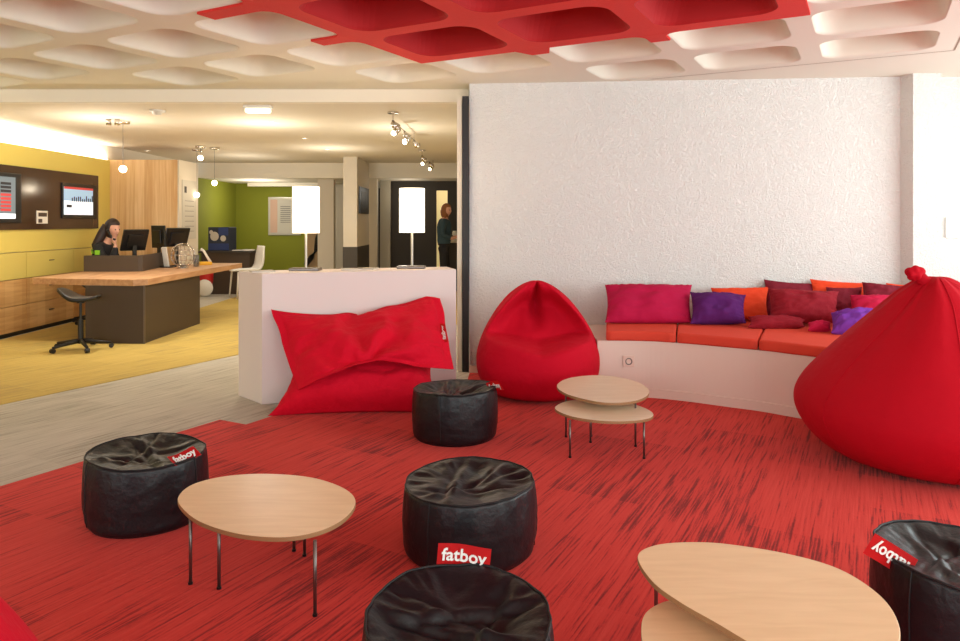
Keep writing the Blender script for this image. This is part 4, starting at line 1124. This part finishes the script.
pr = person('person', (-5.34, 10.02, .006), 'receptionist in black jacket with dark ponytail, seated behind the desk and phoning',
   [sp] + Lr + [near, far], [h1, h2], (.225, 0, 1.30), -.35, .25, 1.08, [('jacket', jk, 'jacket'), ('trousers', tr, 'jacket')], 'tied',
   [(.15, 0, 1.34, .06), (.11, -.03, 1.25, .065), (.07, -.07, 1.14, .06), (.03, -.10, 1.06, .045), (.01, -.12, 1.0, .02)], 'hair')
bm = bmesh.new(); bx(bm, .13, .19, -.285, -.262, .95, 1.01); o = link('badge', bm, M['lime'], pr)
bm = bmesh.new(); bx(bm, .0, .035, -.13, -.112, .96, 1.02); o = link('badge', bm, M['lime'], pr)
t = empty('telephone', (-5.34+.29, 10.02-.135, 1.215), 0, 'black telephone handset held at the ear of the receptionist', 'phone')
bm = bmesh.new(); tube(bm, [(-.07, .02, .075), (-.055, .0, .06), (-.02, -.012, .01), (.015, -.006, -.045), (.03, .012, -.06)], [.022, .016, .013, .016, .022], 10); link('handset', bm, M['black'], t, True)
# standing person in the passage
sp2 = [(0, 0, .92, (.15, .11)), (.0, 0, 1.1, (.12, .10)), (.0, 0, 1.28, (.15, .11)), (.01, 0, 1.42, (.13, .08)), (.02, 0, 1.48, (.05, .05)), (.03, 0, 1.53, (.045, .045))]
L2 = [[(0, 0, .92, (.15, .11)), (0, s*.09, .86, .085), (.02+.03*s, s*.09, .50, .06), (0+.04*s, s*.09, .10, .04), (.05+.04*s, s*.09, .05, .035), (.15+.04*s, s*.09, .04, .03)] for s in (-1, 1)]
n2 = [(.01, 0, 1.42, .06), (.0, -.17, 1.38, .052), (-.03, -.2, 1.14, .042), (.16, -.17, 1.08, .034), (.24, -.15, 1.10, .024)]
f2 = [(.01, 0, 1.42, .06), (.0, .17, 1.38, .052), (.02, .2, 1.14, .042), (.18, .15, 1.10, .034), (.24, .12, 1.12, .024)]
person('person', (-.70, 14.0, .0), 'auburn-haired person in teal jacket and black trousers standing in the far passage',
   [sp2] + L2 + [n2, f2], [hand_chains((.24, -.15, 1.10), (1, .1, .1), (0, .3, 1)), hand_chains((.24, .12, 1.12), (1, -.1, .1), (0, -.3, 1))], (.05, 0, 1.63), -.5, .1, 1.0,
   [('jacket', fat([sp2[:5], n2[:-1], f2[:-1]], .014), 'teal'), ('trousers', fat([[(0, 0, 1.02, (.12, .1)), (0, 0, .92, (.15, .11))], L2[0][:4], L2[1][:4]], .014), 'jacket')], 'long', None, 'hair2')

# ------------------------------------------------------------------ light
def area(loc, rot, sx_, sy_, e, col):
    l = bpy.data.lights.new('window_light', 'AREA'); l.shape = 'RECTANGLE'; l.size = sx_; l.size_y = sy_; l.energy = e; l.color = col
    o = bpy.data.objects.new('window_light', l); C.objects.link(o); o.location = loc; o.rotation_euler = rot
def point(loc, e, col, r=.06):
    l = bpy.data.lights.new('lamp_and_fill_light', 'POINT'); l.energy = e; l.color = col; l.shadow_soft_size = r
    o = bpy.data.objects.new('lamp_and_fill_light', l); C.objects.link(o); o.location = loc
def spot(loc, tgt, e, col, ang=100, blend=.8, r=.05):
    l = bpy.data.lights.new('spot_light', 'SPOT'); l.energy = e; l.color = col; l.shadow_soft_size = r; l.spot_size = math.radians(ang); l.spot_blend = blend
    o = bpy.data.objects.new('spot_light', l); C.objects.link(o); o.location = loc
    o.rotation_euler = (Vector(tgt)-Vector(loc)).to_track_quat('-Z', 'Y').to_euler()
DAY = (.90, 1, .97); WARM = (1, .84, .62)
area((-3.0, -2.95, 1.5), (math.radians(90), 0, 0), 3.6, 1.9, 140, (.84, .98, 1))
area((2.6, -2.95, 1.5), (math.radians(90), 0, 0), 4.5, 1.9, 145, DAY)
area((5.6, 2.5, 1.45), (math.radians(90), 0, math.radians(90)), 6.6, 1.8, 255, (.88, 1, .98))
WA = (1, .93, .80)
for x, y, e in ((-4.3, 8.2, 60), (-2.6, 8.6, 60), (-2.4, 11.5, 45), (-1.0, 9.0, 40), (-4.2, 12.8, 25)):
    spot((x, y, 2.55), (x, y, 0), e*1.6, WA, 150, 1, .1)
    point((x, y, 2.05), e*.42, WA, .03)  # added fill light without a fitting, brightens the lower ceiling
point((-4.7, 15.2, 1.9), 30, WA, .12)  # added fill light for the green wall, no fitting there
point((-1.5, 14.9, 2.0), 5, WA, .12)
point((-.8, 16.1, 2.0), 4, WA, .1)
for p in (l1, l2): point(p + Vector((0, 0, .75)), 5, WARM, .08)
point(b4_ - Vector((0, 0, .1)), 5, WARM, .05); point(b2_ - Vector((0, 0, .1)), 5, WARM, .05)
# cove strip
l = bpy.data.lights.new('cove_light', 'AREA'); l.shape = 'RECTANGLE'; l.size = 8; l.size_y = .05; l.energy = 28; l.color = (1, .95, .84)
o = bpy.data.objects.new('cove_light', l); C.objects.link(o); o.location = (-5.72, 7.1, 2.385); o.rotation_euler = (math.radians(180), 0, math.radians(90))
# pale cool sky as the world background
w = bpy.data.worlds.new('World'); bpy.context.scene.world = w; w.use_nodes = True
w.node_tree.nodes['Background'].inputs[0].default_value = (.85, .92, 1, 1); w.node_tree.nodes['Background'].inputs[1].default_value = 1.5

# ------------------------------------------------------------------ camera
cam = bpy.data.cameras.new('Camera'); co = bpy.data.objects.new('Camera', cam); C.objects.link(co)
co.location = (0, 0, HC); co.rotation_euler = (math.radians(90), 0, 0)
cam.sensor_width = 36; cam.sensor_fit = 'HORIZONTAL'; cam.lens = F/960*36; cam.shift_y = -(320.5-HY)/960; cam.shift_x = 0
cam.clip_start = .05
bpy.context.scene.camera = co
s = bpy.context.scene
s.view_settings.view_transform = 'Standard'; s.view_settings.look = 'None'; s.view_settings.exposure = 0; s.view_settings.gamma = 1
s.cycles.max_bounces = 8; s.cycles.diffuse_bounces = 5
